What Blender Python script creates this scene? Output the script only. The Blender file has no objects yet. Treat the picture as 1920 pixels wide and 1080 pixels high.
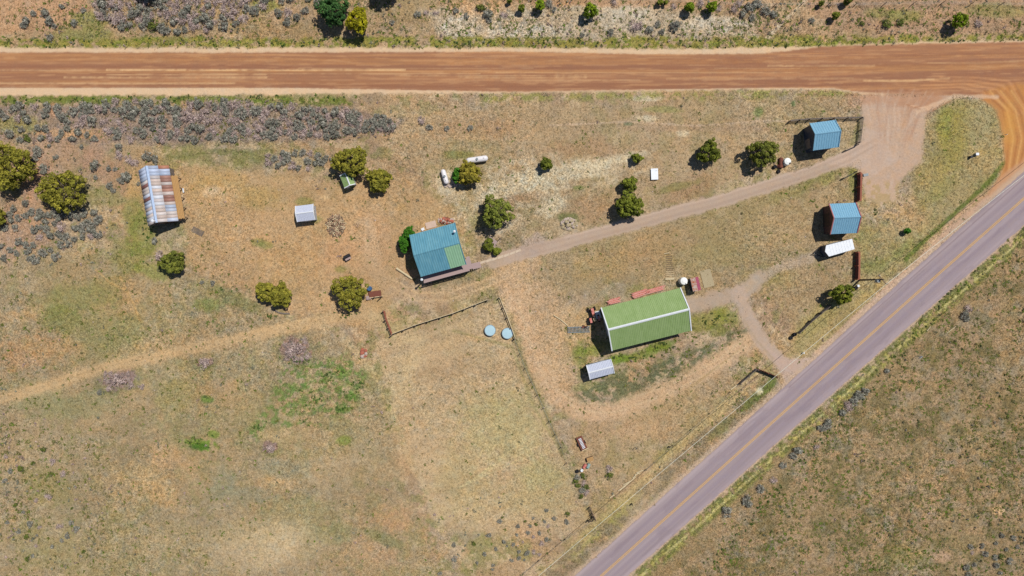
import bpy, math, random
import numpy as np
from mathutils import Vector, Matrix

# ---------------------------------------------------------------- camera, sky, sun, exposure
S = bpy.context.scene
C = S.collection
H = 128.0                       # camera height; 0.1 m per photo pixel on the ground
cam_d = bpy.data.cameras.new('camera'); cam = bpy.data.objects.new('camera', cam_d); C.objects.link(cam)
cam_d.sensor_width = 36; cam_d.lens = 24; cam_d.clip_start = 1; cam_d.clip_end = 3000
cam.location = (0, 0, H); cam.rotation_euler = (0, 0, 0)
S.camera = cam
SUN_EL, SUN_AZ = math.radians(62), math.radians(45)
w = bpy.data.worlds.new('World'); S.world = w; w.use_nodes = True
nt = w.node_tree; nt.nodes.clear()
sky = nt.nodes.new('ShaderNodeTexSky'); sky.sky_type = 'NISHITA'; sky.sun_disc = False
sky.sun_elevation = SUN_EL; sky.sun_rotation = SUN_AZ; sky.altitude = 2000
bg = nt.nodes.new('ShaderNodeBackground'); bg.inputs['Strength'].default_value = 0.07
wo = nt.nodes.new('ShaderNodeOutputWorld')
nt.links.new(sky.outputs[0], bg.inputs[0]); nt.links.new(bg.outputs[0], wo.inputs[0])
sd = bpy.data.lights.new('sun', 'SUN'); sd.energy = 4.0; sd.angle = math.radians(0.5); sd.color = (1, 0.965, 0.90)
so = bpy.data.objects.new('sun', sd); C.objects.link(so)
sv = Vector((math.cos(SUN_EL)*math.sin(SUN_AZ), math.cos(SUN_EL)*math.cos(SUN_AZ), math.sin(SUN_EL)))
so.rotation_euler = sv.to_track_quat('Z', 'Y').to_euler(); so.location = (60, 60, 150)
S.view_settings.view_transform = 'Standard'; S.view_settings.look = 'None'
S.view_settings.exposure = 0.0; S.view_settings.gamma = 1.0
LUM = 1.13                      # how bright a white horizontal surface shows; turns seen colours into base colours

# ---------------------------------------------------------------- helpers
def lin(c): return tuple((v/255/12.92 if v/255 <= .04045 else ((v/255+.055)/1.055)**2.4) for v in c)
def base(c, k=1.0): return tuple(min(.92, v/LUM*k) for v in lin(c))
def PX(u, v, h=0.0): k = (H-h)/H; return Vector(((u-960)*.1*k, (540-v)*.1*k, h))

def tag(o, label=None, cat=None, group=None, kind=None):
    if label: o['label'] = label
    if cat: o['category'] = cat
    if group: o['group'] = group
    if kind: o['kind'] = kind
    return o
def thing(name, label, cat, loc=(0,0,0), rz=0.0, group=None):
    o = bpy.data.objects.new(name, None); C.objects.link(o); o.empty_display_size = .5
    o.location = loc; o.rotation_euler = (0, 0, rz)
    return tag(o, label, cat, group)

class MB:
    def __init__(s): s.v = []; s.f = []
    def add(s, vs, fs):
        n = len(s.v); s.v += [tuple(p) for p in vs]; s.f += [tuple(i+n for i in f) for f in fs]; return s
    def box(s, c, d, rz=0.0, m=None):
        hx, hy, hz = d[0]/2, d[1]/2, d[2]/2
        vs = [Vector((x, y, z)) for x in (-hx, hx) for y in (-hy, hy) for z in (-hz, hz)]
        R = m if m is not None else Matrix.Rotation(rz, 3, 'Z')
        return s.add([R @ p + Vector(c) for p in vs],
                     [(0,1,3,2), (4,6,7,5), (0,4,5,1), (2,3,7,6), (0,2,6,4), (1,5,7,3)])
    def beam(s, a, b, wd, ht=None):
        a, b = Vector(a), Vector(b); d = b-a; L = d.length
        if L < 1e-5: return s
        q = d.to_track_quat('X', 'Z').to_matrix()
        return s.box((a+b)/2, (L, wd, ht or wd), m=q)
    def tube(s, a, b, r1, r2=None, n=8, cap=True):
        a, b = Vector(a), Vector(b); r2 = r1 if r2 is None else r2
        q = (b-a).to_track_quat('Z', 'Y').to_matrix(); vs = []
        for p, r in ((a, r1), (b, r2)):
            for i in range(n):
                t = 2*math.pi*i/n; vs.append(p + q @ Vector((r*math.cos(t), r*math.sin(t), 0)))
        fs = [(i, (i+1) % n, n+(i+1) % n, n+i) for i in range(n)]
        if cap: fs += [tuple(range(n-1, -1, -1)), tuple(range(n, 2*n))]
        return s.add(vs, fs)
    def lathe(s, prof, n=24, c=(0,0,0), m=None):   # profile of (r,z)
        R = m if m is not None else Matrix.Identity(3); vs = []
        for r, z in prof:
            for i in range(n):
                t = 2*math.pi*i/n; vs.append(R @ Vector((r*math.cos(t), r*math.sin(t), z)) + Vector(c))
        fs = [(k*n+i, k*n+(i+1) % n, (k+1)*n+(i+1) % n, (k+1)*n+i) for k in range(len(prof)-1) for i in range(n)]
        fs += [tuple(range(n-1, -1, -1)), tuple((len(prof)-1)*n+i for i in range(n))]
        return s.add(vs, fs)
    def build(s, name, mat, parent=None, loc=(0,0,0), smooth=False):
        me = bpy.data.meshes.new(name); me.from_pydata(s.v, [], s.f)
        if mat: me.materials.append(mat)
        if smooth: me.shade_smooth()
        me.update(); o = bpy.data.objects.new(name, me); C.objects.link(o)
        o.location = loc
        if parent: o.parent = parent
        return o

def np_mesh(name, V, F, mat, col=None, extra=None, smooth=False):
    """V (n,3); F (m,k) all faces of k corners; col (n,3) linear vertex colours"""
    me = bpy.data.meshes.new(name); k = F.shape[1]
    me.vertices.add(len(V)); me.vertices.foreach_set('co', V.astype(np.float32).ravel())
    me.loops.add(F.size); me.loops.foreach_set('vertex_index', F.astype(np.int32).ravel())
    me.polygons.add(len(F)); me.polygons.foreach_set('loop_start', np.arange(0, F.size, k, dtype=np.int32))
    me.polygons.foreach_set('loop_total', np.full(len(F), k, dtype=np.int32))
    if smooth: me.polygons.foreach_set('use_smooth', np.ones(len(F), bool))
    me.update(calc_edges=True)
    if col is not None:
        a = me.color_attributes.new('Col', 'FLOAT_COLOR', 'POINT')
        c4 = np.ones((len(V), 4), np.float32); c4[:, :3] = col; a.data.foreach_set('color', c4.ravel())
    for kx, arr in (extra or {}).items():
        a = me.attributes.new(kx, 'FLOAT', 'POINT'); a.data.foreach_set('value', arr.astype(np.float32).ravel())
    me.materials.append(mat)
    return me
def link(name, me, parent=None, loc=(0,0,0)):
    o = bpy.data.objects.new(name, me); C.objects.link(o); o.location = loc
    if parent: o.parent = parent
    return o

# ---------------------------------------------------------------- materials
def newmat(name):
    m = bpy.data.materials.new(name); m.use_nodes = True
    n = m.node_tree.nodes; b = n['Principled BSDF']
    return m, m.node_tree, b
MATS = {}
def noisy(name, c1, c2=None, scale=3.0, rough=.7, metal=0.0, amount=.5, detail=5, bump=0.0, stretch=(1,1,1), spec=.3, stops=None, pitch=0, pamp=.2):
    """object colour broken up by noise between two colours"""
    if name in MATS: return MATS[name]
    m, t, b = newmat(name); n = t.nodes
    c2 = c2 or tuple(v*.75 for v in c1)
    tc = n.new('ShaderNodeTexCoord'); mp = n.new('ShaderNodeMapping'); mp.inputs['Scale'].default_value = stretch
    t.links.new(tc.outputs['Object'], mp.inputs[0])
    nz = n.new('ShaderNodeTexNoise'); nz.inputs['Scale'].default_value = scale; nz.inputs['Detail'].default_value = detail
    nz.inputs['Roughness'].default_value = .65
    t.links.new(mp.outputs[0], nz.inputs['Vector'])
    r = n.new('ShaderNodeValToRGB')
    r.color_ramp.elements[0].position = .5-amount*.4; r.color_ramp.elements[1].position = .5+amount*.4
    r.color_ramp.elements[0].color = (*c1, 1); r.color_ramp.elements[1].color = (*c2, 1)
    for p, c in (stops or []):
        e = r.color_ramp.elements.new(p); e.color = (*c, 1)
    t.links.new(nz.outputs['Fac'], r.inputs[0]); t.links.new(r.outputs[0], b.inputs['Base Color'])
    if pitch:                                     # light and shade of the sheet ribs, put into the colour as stripes
        wv = n.new('ShaderNodeTexWave'); wv.inputs['Scale'].default_value = .314/pitch; wv.inputs['Distortion'].default_value = .15
        t.links.new(tc.outputs['Object'], wv.inputs['Vector'])
        mr_ = n.new('ShaderNodeMapRange'); mr_.inputs[3].default_value = 1-pamp; mr_.inputs[4].default_value = 1+pamp*.4; t.links.new(wv.outputs['Fac'], mr_.inputs[0])
        vm = n.new('ShaderNodeVectorMath'); vm.operation = 'SCALE'; t.links.new(r.outputs[0], vm.inputs[0]); t.links.new(mr_.outputs[0], vm.inputs['Scale'])
        t.links.new(vm.outputs[0], b.inputs['Base Color'])
    b.inputs['Roughness'].default_value = rough; b.inputs['Metallic'].default_value = metal
    b.inputs['Specular IOR Level'].default_value = spec
    if bump:
        bp = n.new('ShaderNodeBump'); bp.inputs['Strength'].default_value = bump; bp.inputs['Distance'].default_value = .03
        t.links.new(nz.outputs['Fac'], bp.inputs['Height']); t.links.new(bp.outputs[0], b.inputs['Normal'])
    MATS[name] = m
    return m
def ground_mat(name, f1, f2, amt, bump):
    m, t, b = newmat(name); n = t.nodes; L = t.links.new
    at = n.new('ShaderNodeAttribute'); at.attribute_name = 'Col'
    sp = n.new('ShaderNodeAttribute'); sp.attribute_name = 'spk'
    tc = n.new('ShaderNodeTexCoord')
    def noise(sc, det, ro):
        z = n.new('ShaderNodeTexNoise'); z.inputs['Scale'].default_value = sc; z.inputs['Detail'].default_value = det
        z.inputs['Roughness'].default_value = ro; L(tc.outputs['Object'], z.inputs['Vector']); return z
    def mr(src, a, bb, c, d):
        r = n.new('ShaderNodeMapRange'); r.inputs[1].default_value = a; r.inputs[2].default_value = bb
        r.inputs[3].default_value = c; r.inputs[4].default_value = d; L(src, r.inputs[0]); return r.outputs[0]
    n1 = noise(f1, 6, .75); n2 = noise(f2, 4, .7); n3 = noise(f1*.23, 5, .6)
    def mth(op, a, bv):
        q = n.new('ShaderNodeMath'); q.operation = op
        for i, x in enumerate((a, bv)):
            if isinstance(x, (int, float)): q.inputs[i].default_value = x
            else: L(x, q.inputs[i])
        return q.outputs[0]
    s = mth('ADD', mth('SUBTRACT', n1.outputs['Fac'], .5), mth('MULTIPLY', mth('SUBTRACT', n2.outputs['Fac'], .5), .9))
    s = mth('MULTIPLY', mth('MULTIPLY', s, sp.outputs['Fac']), amt)
    f = mth('MAXIMUM', mth('ADD', s, 1.0), .12)
    cm = n.new('ShaderNodeCombineColor')
    h = mth('MULTIPLY', mth('MULTIPLY', mth('SUBTRACT', n3.outputs['Fac'], .5), sp.outputs['Fac']), .55)
    L(mth('ADD', f, mth('MULTIPLY', h, .8)), cm.inputs[0]); L(f, cm.inputs[1]); L(mth('SUBTRACT', f, h), cm.inputs[2])
    mx = n.new('ShaderNodeMix'); mx.data_type = 'RGBA'; mx.blend_type = 'MULTIPLY'; mx.inputs[0].default_value = 1
    L(at.outputs['Color'], mx.inputs[6]); L(cm.outputs[0], mx.inputs[7]); L(mx.outputs[2], b.inputs['Base Color'])
    b.inputs['Roughness'].default_value = .95; b.inputs['Specular IOR Level'].default_value = .1
    bp = n.new('ShaderNodeBump'); bp.inputs['Strength'].default_value = bump; bp.inputs['Distance'].default_value = .12
    L(n1.outputs['Fac'], bp.inputs['Height']); L(bp.outputs[0], b.inputs['Normal'])
    return m
def leaf_mat(name, scale=1.0):
    m, t, b = newmat(name); n = t.nodes
    at = n.new('ShaderNodeAttribute'); at.attribute_name = 'Col'
    t.links.new(at.outputs['Color'], b.inputs['Base Color'])
    b.inputs['Roughness'].default_value = .8; b.inputs['Specular IOR Level'].default_value = .15
    return m

# ---------------------------------------------------------------- terrain colour and relief fields (numpy)
rs = np.random.RandomState(7)
TAB = rs.rand(64, 256, 256).astype(np.float32)
def vnoise(x, y, seed=0):
    t = TAB[seed % 64]; xi = np.floor(x).astype(np.int64); yi = np.floor(y).astype(np.int64)
    fx = x-xi; fy = y-yi; fx = fx*fx*(3-2*fx); fy = fy*fy*(3-2*fy)
    a = t[yi & 255, xi & 255]; b_ = t[yi & 255, (xi+1) & 255]; c = t[(yi+1) & 255, xi & 255]; d = t[(yi+1) & 255, (xi+1) & 255]
    return (a*(1-fx)+b_*fx)*(1-fy)+(c*(1-fx)+d*fx)*fy
def fbm(x, y, sc, octv=4, seed=0, gain=.55):
    s = 0; a = 1; tot = 0
    for i in range(octv):
        s = s+a*vnoise(x/sc+17.3*i, y/sc+9.1*i, seed+i); tot += a; a *= gain; sc /= 2.03
    return s/tot
def sstep(a, b_, x): t = np.clip((x-a)/(b_-a), 0, 1); return t*t*(3-2*t)

def axis(lo, hi, step, far):
    core = np.arange(lo, hi+1e-6, step); out = []; p = hi; d = step
    while p < far: d *= 1.25; p += d; out.append(p)
    return np.concatenate([-(np.array(out[::-1])), core, np.array(out)])
STEP = .2
gx = axis(-102, 102, STEP, 700); gy = axis(-60, 60, STEP, 700)
U1 = 960+gx*10; V1 = 540-gy*10                     # photo pixels of the grid columns / rows
UU, VV = np.meshgrid(U1, V1)
W = fbm(UU, VV, 60, 3, 1); W2 = fbm(UU, VV, 18, 3, 5); W3 = fbm(UU, VV, 6, 3, 9); W4 = vnoise(UU/3, VV/3, 13)
COL = np.zeros(UU.shape+(3,), np.float32); SPK = np.ones(UU.shape, np.float32); DEN = np.ones(UU.shape, np.float32)
def win(u0, u1, v0, v1):
    i = np.where((U1 >= u0) & (U1 <= u1))[0]; j = np.where((V1 >= v0) & (V1 <= v1))[0]
    if len(i) == 0 or len(j) == 0: return None
    return slice(j[0], j[-1]+1), slice(i[0], i[-1]+1)
def put(sl, m, col, spk=None, den=None):
    c = np.array(base(col), np.float32)
    COL[sl] = COL[sl]*(1-m[..., None])+c*m[..., None]
    if spk is not None: SPK[sl] = SPK[sl]*(1-m)+spk*m
    if den is not None: DEN[sl] = DEN[sl]*(1-m)+den*m
def blob(u, v, ru, rv, col, a=.8, ang=0, soft=.35, n=.7, spk=None, den=None, fine=.4):
    R = max(ru, rv)*1.9+6; sl = win(u-R, u+R, v-R, v+R)
    if sl is None: return
    x = UU[sl]-u; y = VV[sl]-v; t = math.radians(ang); cx = x*math.cos(t)+y*math.sin(t); cy = -x*math.sin(t)+y*math.cos(t)
    d = np.sqrt((cx/ru)**2+(cy/rv)**2)+n*(W2[sl]-.5)*2*.6+n*(W3[sl]-.5)*fine*2
    put(sl, a*(1-sstep(1-soft, 1+soft, d)), col, spk, den)
def pdist(pts, sl):
    x = UU[sl]; y = VV[sl]; best = np.full(x.shape, 1e9, np.float32); side = np.zeros(x.shape, np.float32); tt = np.zeros(x.shape, np.float32)
    acc = 0
    for (a, b_, *_), (c, d, *_) in zip(pts[:-1], pts[1:]):
        L2 = (c-a)**2+(d-b_)**2; t = np.clip(((x-a)*(c-a)+(y-b_)*(d-b_))/L2, 0, 1)
        q = np.hypot(x-a-t*(c-a), y-b_-t*(d-b_)); s = np.sign((c-a)*(y-b_)-(d-b_)*(x-a))
        k = q < best; best = np.where(k, q, best); side = np.where(k, s, side); tt = np.where(k, acc+t*math.sqrt(L2), tt); acc += math.sqrt(L2)
    return best, side, tt
def line(pts, wd, col, a=.8, soft=.4, n=.5, spk=None, den=None, brk=0.0):
    us = [p[0] for p in pts]; vs = [p[1] for p in pts]; R = wd*2+8
    sl = win(min(us)-R, max(us)+R, min(vs)-R, max(vs)+R)
    if sl is None: return None
    d, _, _ = pdist(pts, sl); d = d/(wd/2)+n*((W2[sl]-.5)*1.2+(W3[sl]-.5)*1.2)
    m = a*(1-sstep(1-soft, 1+soft, d))
    if brk: m = m*sstep(brk-.15, brk+.15, W2[sl]*.5+W[sl]*.5)
    put(sl, m, col, spk, den); return sl, m
def inside(pts, x, y):
    r = np.zeros(x.shape, bool)
    for (a, b_), (c, d) in zip(pts, pts[1:]+pts[:1]):
        if b_ == d: continue
        k = ((b_ > y) != (d > y)) & (x < (c-a)*(y-b_)/(d-b_)+a); r ^= k
    return r
def poly(pts, col, a=.8, soft=4, n=6, spk=None, den=None):
    us = [p[0] for p in pts]; vs = [p[1] for p in pts]; R = soft*2+n*2
    sl = win(min(us)-R, max(us)+R, min(vs)-R, max(vs)+R)
    if sl is None: return None
    d, _, _ = pdist(pts+pts[:1], sl); d = np.where(inside(pts, UU[sl], VV[sl]), d, -d)+n*((W2[sl]-.5)+(W3[sl]-.5))
    m = a*sstep(-soft, soft, d); put(sl, m, col, spk, den); return sl, m
def speck(pts, col, sc, thr, a=.8, seed=30, spk=None, soft=8, den=None):   # many small spots inside a polygon
    us = [p[0] for p in pts]; vs = [p[1] for p in pts]; sl = win(min(us)-9, max(us)+9, min(vs)-9, max(vs)+9)
    d, _, _ = pdist(pts+pts[:1], sl); d = np.where(inside(pts, UU[sl], VV[sl]), d, -d)+16*(W2[sl]-.5)
    f = fbm(UU[sl], VV[sl], sc, 3, seed, .6)
    put(sl, a*sstep(-soft, soft, d)*sstep(thr-.04, thr+.04, f), col, spk, den)

all_ = (slice(None), slice(None))
def full(col, m): put(all_, m, col)
COL[:] = base((180, 150, 114))
full((152, 142, 96), sstep(.44, .60, fbm(UU, VV, 150, 6, 20, .62))*.85)      # olive grass
full((192, 155, 116), sstep(.50, .62, fbm(UU, VV, 110, 6, 25, .62))*.7)
full((156, 134, 112), sstep(.50, .60, fbm(UU, VV, 85, 6, 28, .62))*.55)     # bare warm soil
full((168, 152, 130), sstep(.50, .62, fbm(UU, VV, 70, 5, 31, .6))*.6)      # grey litter
full((134, 132, 78), sstep(.56, .63, fbm(UU, VV, 26, 5, 37, .62))*.55)
full((208, 182, 146), sstep(.58, .64, fbm(UU, VV, 18, 5, 41, .62))*.5)

# --- broad zones
poly([(1180,1090),(1440,850),(1700,640),(1930,440),(2600,-100),(2600,1800),(300,1800)], (152, 128, 92), .8, 6, 8, spk=1.5, den=1.4)
speck([(1230,1100),(1940,460),(1960,1100)], (104, 98, 60), 30, .56, .55, 33)
speck([(1230,1100),(1940,460),(1960,1100)], (184, 152, 120), 22, .61, .4, 36)
speck([(1230,1100),(1940,460),(1960,1100)], (148, 138, 118), 26, .62, .4, 39)
blob(1700,1045,45,20,(148,140,82),.4,soft=.7); blob(1873,957,12,8,(222,182,135),.9,n=.2); blob(1765,1045,22,11,(190,155,125),.7)
poly([(-600,480),(250,470),(480,560),(660,640),(720,760),(760,900),(820,1090),(700,1800),(-600,1800)], (160, 142, 106), .55, 16, 20, spk=1.3)
for a in [(60,660,70,30,-15,(203,152,108)),(300,650,60,20,-10,(196,158,112)),(400,740,60,25,0,(198,156,115)),(250,900,50,30,0,(190,160,115)),
          (330,860,60,22,20,(202,160,118)),(620,880,60,25,0,(190,160,122)),(300,930,40,14,30,(205,165,112)),(735,975,45,22,10,(200,152,110)),
          (50,590,35,14,-10,(205,165,120)),(225,565,45,40,0,(190,150,100)),(700,1030,50,20,30,(200,160,125)),(520,900,40,15,0,(214,172,122)),
          (130,650,30,20,0,(205,165,120)),(520,820,30,15,0,(205,172,130)),(980,860,30,14,0,(195,160,110)),(430,640,50,12,-8,(178,150,118))]:
    blob(a[0],a[1],a[2],a[3],a[5],.42,a[4],soft=.7,n=1.1,fine=.7)
for a in [(150,560,70,30,-5,(140,140,82)),(120,600,40,25,0,(125,130,66)),(240,480,35,35,0,(145,140,70)),(270,440,28,45,15,(118,130,52)),
          (250,400,20,40,0,(135,140,68)),(200,620,70,35,0,(146,142,92)),(390,570,25,14,0,(112,132,62)),(440,560,60,14,25,(110,120,70)),
          (290,510,40,14,20,(128,138,60)),(60,740,60,30,0,(150,142,100)),(150,760,80,25,-10,(150,144,104)),(560,960,80,30,0,(150,142,100)),
          (480,1000,90,25,0,(168,152,110)),(330,1010,70,30,0,(170,150,112)),(700,830,40,60,0,(168,148,114)),(330,740,40,30,0,(150,140,90)),
          (620,1000,50,20,0,(140,140,95)),(720,1010,40,12,20,(120,125,80)),(90,910,50,30,20,(150,140,90)),(450,930,60,16,0,(148,144,116)),
          (540,880,50,18,0,(150,146,118)),(420,900,25,30,0,(150,146,116))]:
    blob(a[0],a[1],a[2],a[3],a[5],.55,a[4])
blob(490,1025,85,42,(196,172,136),.6,soft=.9); blob(540,1010,45,28,(206,184,146),.5,soft=.9)
# bright green weedy patches
speck([(530,690),(600,672),(650,668),(690,700),(690,740),(640,780),(560,775),(500,800),(480,830),(450,820),(500,760)], (104,130,62), 7, .49, .75, 44)
for a in [(612,706,16,11),(645,700,12,9),(575,728,16,7),(655,738,14,9),(640,768,12,6),(575,765,14,7),(555,795,30,6),(600,748,14,8)]:
    blob(a[0],a[1],a[2],a[3],(94,130,54),.65,n=1.4,fine=.9)
speck([(560,700),(690,720),(690,790),(560,780)], (206,170,134), 12, .58, .45, 47)
blob(368,832,30,10,(112,140,50),.85,5,n=1.0,fine=.8); blob(400,815,12,7,(118,140,55),.8); blob(372,838,20,6,(75,115,40),.8); blob(388,750,14,8,(98,128,50),.8)
line([(720,765),(610,700)], 10, (190,165,130), .3)
blob(730,765,5,6,(105,130,50),.8); blob(645,826,14,8,(128,140,58),.7)
for a in [(552,655,26,22),(222,712,32,17),(385,680,19,8),(508,840,15,11)]:
    blob(a[0],a[1]+3,a[2]*1.3,a[3]*1.3,(110,120,70),.6,n=1.0); blob(a[0],a[1],a[2],a[3],(150,122,116),.85,n=.9,fine=.8,spk=1.8)
# mown paddock
sl_m = poly([(700,640),(740,634),(915,572),(935,572),(965,640),(1010,740),(1050,830),(1090,940),(1110,985),(1030,1010),(900,1000),(835,1000),(790,900),(745,780)], (192,165,128), .8, 9, 10, spk=.8, den=.5)
if True:
    sl, m = sl_m; x = UU[sl]; y = VV[sl]; t = math.radians(-17)
    cx = x*math.cos(t)+y*math.sin(t); cy = -x*math.sin(t)+y*math.cos(t)
    f = fbm(cx/9, cy, 11, 4, 50, .7); put(sl, m*sstep(.48, .7, f)*.42, (200,174,136)); put(sl, m*(1-sstep(.28, .5, f))*.4, (162,138,108))
for a in [(950,800,70,60,0,(180,168,118),.6),(870,900,50,70,0,(184,166,118),.45),(1010,930,60,40,0,(178,160,112),.5),(830,690,60,20,-15,(182,150,114),.5),
          (900,760,60,20,-15,(160,150,100),.3),(1020,890,40,30,0,(172,164,112),.5),(860,640,80,14,-17,(196,164,124),.5),(990,1000,30,20,0,(200,158,120),.4)]:
    blob(a[0],a[1],a[2],a[3],a[5],a[6],a[4],soft=.6)
for p in [[(735,770),(760,850),(790,900),(812,960),(830,1000)],[(650,640),(700,700),(740,790)],[(640,625),(690,690)]]: line(p, 13, (200,176,134), .38, .8, .9)
for i in range(5): line([(860+i*14,915-i*9),(1000,850-i*11)], 3, (205,190,140), .4, .6, brk=.4)
# yard round the old barn and cabin: cropped, orange-brown
poly([(345,308),(560,330),(640,345),(760,330),(860,400),(760,460),(740,560),(690,620),(560,590),(520,560),(420,530),(350,500)], (188,154,112), .8, 10, 14, spk=.9, den=.45)
for a in [(400,345,50,22,0,(186,152,95)),(450,420,60,40,0,(196,160,118)),(560,480,70,40,0,(192,154,108)),(640,470,40,40,0,(196,152,112)),
          (700,440,40,50,0,(198,158,120)),(480,370,40,20,0,(178,150,92)),(425,510,50,25,30,(184,150,112)),(395,358,16,9,0,(218,190,155)),(610,370,9,5,0,(226,196,150)),
          (610,560,50,20,0,(200,164,120)),(430,365,20,14,0,(205,172,130))]:
    blob(a[0],a[1],a[2],a[3],a[5],.6,a[4],soft=.6)
for p in [(500,460),(640,505),(572,378),(590,410),(480,455)]: blob(p[0],p[1],14,7,(130,132,68),.6)
for a in [(465,295,60,9,5),(440,285,60,6,0),(350,290,30,8,0)]: blob(a[0],a[1],a[2],a[3],(120,120,70),.6,a[4],n=1.1,fine=.8)
# slopes right of the yard / middle
poly([(700,200),(1600,180),(1600,290),(1400,330),(1180,410),(1000,440),(900,400),(760,300)], (175,151,116), .6, 14, 18)
speck([(820,330),(1000,290),(1240,300),(1220,330),(1080,360),(960,440),(900,440),(830,400)], (204,184,152), 16, .47, .55, 53, 1.4)
for a in [(1070,320,90,18,-8),(1150,300,60,9,-12),(1040,385,26,16,-35),(840,345,20,20,0),(1000,345,50,22,0),(930,360,40,20,-20),(1280,250,12,6,0),(1205,185,30,5,0),(1210,222,22,6,0)]:
    blob(a[0],a[1],a[2],a[3],(208,192,160),.7,a[4],spk=1.5)
for a in [(1100,280,70,16,0),(900,240,80,20,0),(1120,390,50,26,0),(1300,350,60,20,-20),(980,370,40,8,-8)]: blob(a[0],a[1],a[2],a[3],(172,134,100),.5,a[4],soft=.6)
for a in [(1085,352,14,5,0,(110,122,62)),(1178,232,10,5,0,(105,122,90)),(1422,208,9,11,0,(108,130,72)),(1488,194,4,5,0,(98,125,72)),(1065,408,22,10,0,(92,108,58)),
          (1270,350,40,8,-15,(140,132,80)),(860,290,30,8,0,(130,130,72)),(1240,205,40,6,0,(150,145,90)),(905,415,24,12,0,(150,142,90))]:
    blob(a[0],a[1],a[2],a[3],a[5],.7,a[4])
# yard round the green barn
poly([(1010,480),(1600,300),(1610,530),(1500,620),(1440,560),(1380,560),(1290,540),(1180,520),(1060,560),(1010,540)], (168,144,106), .6, 10, 14)
for a in [(1200,470,90,30,-18,(186,150,108)),(1450,420,80,30,-20,(182,156,116)),(1120,500,60,20,-15,(170,145,100)),(1350,480,60,22,0,(160,144,98)),
          (1540,330,40,14,-25,(135,135,68)),(1490,360,50,10,-18,(150,142,84)),(1600,330,8,30,0,(120,130,52)),(1440,520,50,18,0,(150,140,84)),
          (1480,480,50,14,0,(168,150,118)),(1075,610,60,30,0,(198,168,122)),(1040,640,40,60,0,(198,168,126)),(1130,650,30,12,0,(140,140,65))]:
    blob(a[0],a[1],a[2],a[3],a[5],.55,a[4],soft=.6)
for a in [(1190,668,60,9,-14,(120,138,45)),(1165,672,22,8,0,(110,135,40)),(1100,660,22,10,0,(135,142,60)),(1240,648,30,8,-14,(112,132,42)),(1330,600,36,18,-20,(140,138,62)),
          (1365,590,26,14,30,(132,134,58)),(1350,620,24,10,0,(120,122,62)),(1090,665,16,22,0,(120,132,60)),(1110,725,40,8,0,(150,145,95))]:
    blob(a[0],a[1],a[2],a[3],a[5],.7,a[4],n=.9)
speck([(1070,735),(1150,700),(1250,675),(1330,640),(1400,610),(1410,640),(1330,680),(1250,710),(1160,755),(1080,762)], (98,104,72), 9, .44, .8, 56, 1.4)
# bottom centre right: between paddock fence and paved road
poly([(1060,800),(1150,780),(1330,690),(1400,720),(1440,740),(1200,950),(1010,1090),(1100,960)], (176,148,110), .55, 12, 12)
for a in [(1200,900,50,18,-40,(188,152,115)),(1150,960,60,14,-42,(160,152,92)),(1110,1000,60,12,-42,(168,160,85)),(1200,800,50,20,-20,(194,158,120)),
          (1310,800,60,12,-42,(170,150,104)),(1240,740,50,10,-20,(150,142,90)),(1250,850,30,12,-40,(150,142,85))]:
    blob(a[0],a[1],a[2],a[3],a[5],.55,a[4],soft=.6)
# top strip
poly([(-600,-600),(2600,-600),(2600,78),(1740,84),(1440,92),(0,88),(-600,88)], (182,150,115), .6, 4, 5, spk=1.35)
poly([(-100,-30),(170,-30),(165,25),(120,60),(-20,65)], (196,154,118), .75, 6, 10)
poly([(790,20),(1120,10),(1420,40),(1420,70),(1100,75),(840,72)], (200,182,154), .65, 8, 12, spk=1.5)
for a in [(1175,30,50,28,0),(1330,45,60,14,0),(1000,60,80,12,0),(860,55,40,18,0)]: blob(a[0],a[1],a[2],a[3],(210,196,172),.6,a[4])
poly([(1450,-20),(1940,-20),(1940,60),(1700,70),(1560,50)], (176,140,112), .6, 8, 12, spk=1.4)
for a in [(1200,5,200,10,(192,150,112)),(900,15,80,14,(200,160,118)),(160,65,60,12,(135,138,70)),(170,40,40,16,(142,142,75)),(300,75,80,7,(140,136,72)),(520,60,70,16,(170,140,100)),(500,12,26,12,(120,132,50)),
          (1690,30,40,12,(140,140,70)),(1860,20,60,14,(150,142,85)),(1650,25,30,8,(150,142,85))]:
    blob(a[0],a[1],a[2],a[3],a[4],.65,0)
line([(1440,70),(1470,40),(1510,0)], 7, (215,195,165), .6)
for sc, th, c in ((9,.5,(128,134,52)),(14,.5,(150,140,70))): speck([(-50,74),(2000,66),(2000,84),(1440,92),(-50,92)], c, sc, th, .9, 60, 1.3, 4)
# below the dirt road: green verge and sage band soil
speck([(-50,174),(640,180),(660,196),(400,200),(-50,196)], (112,124,52), 9, .42, .9, 63, 1.3, 5)
speck([(900,176),(1600,166),(1620,180),(900,190)], (150,146,78), 8, .47, .7, 66, 1.2, 4)
poly([(-50,196),(640,200),(760,226),(740,248),(640,262),(300,270),(-50,262)], (148,128,116), .8, 8, 12, spk=1.9)
for a in [(40,235,40,16,(150,142,80)),(100,205,8,14,(200,150,110)),(110,290,60,35,(180,146,120)),(180,300,30,40,(180,144,118)),(60,330,30,50,(184,140,112)),(20,440,26,50,(178,148,124)),(55,440,40,30,(180,146,118)),
          (60,400,50,30,(184,146,114)),(185,250,40,12,(184,148,112)),(250,300,50,30,(178,150,112)),(245,345,20,30,(196,158,108)),(220,330,20,40,(176,140,112)),(120,250,60,9,(200,158,115))]:
    blob(a[0],a[1],a[2],a[3],a[4],.7,0)
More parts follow.
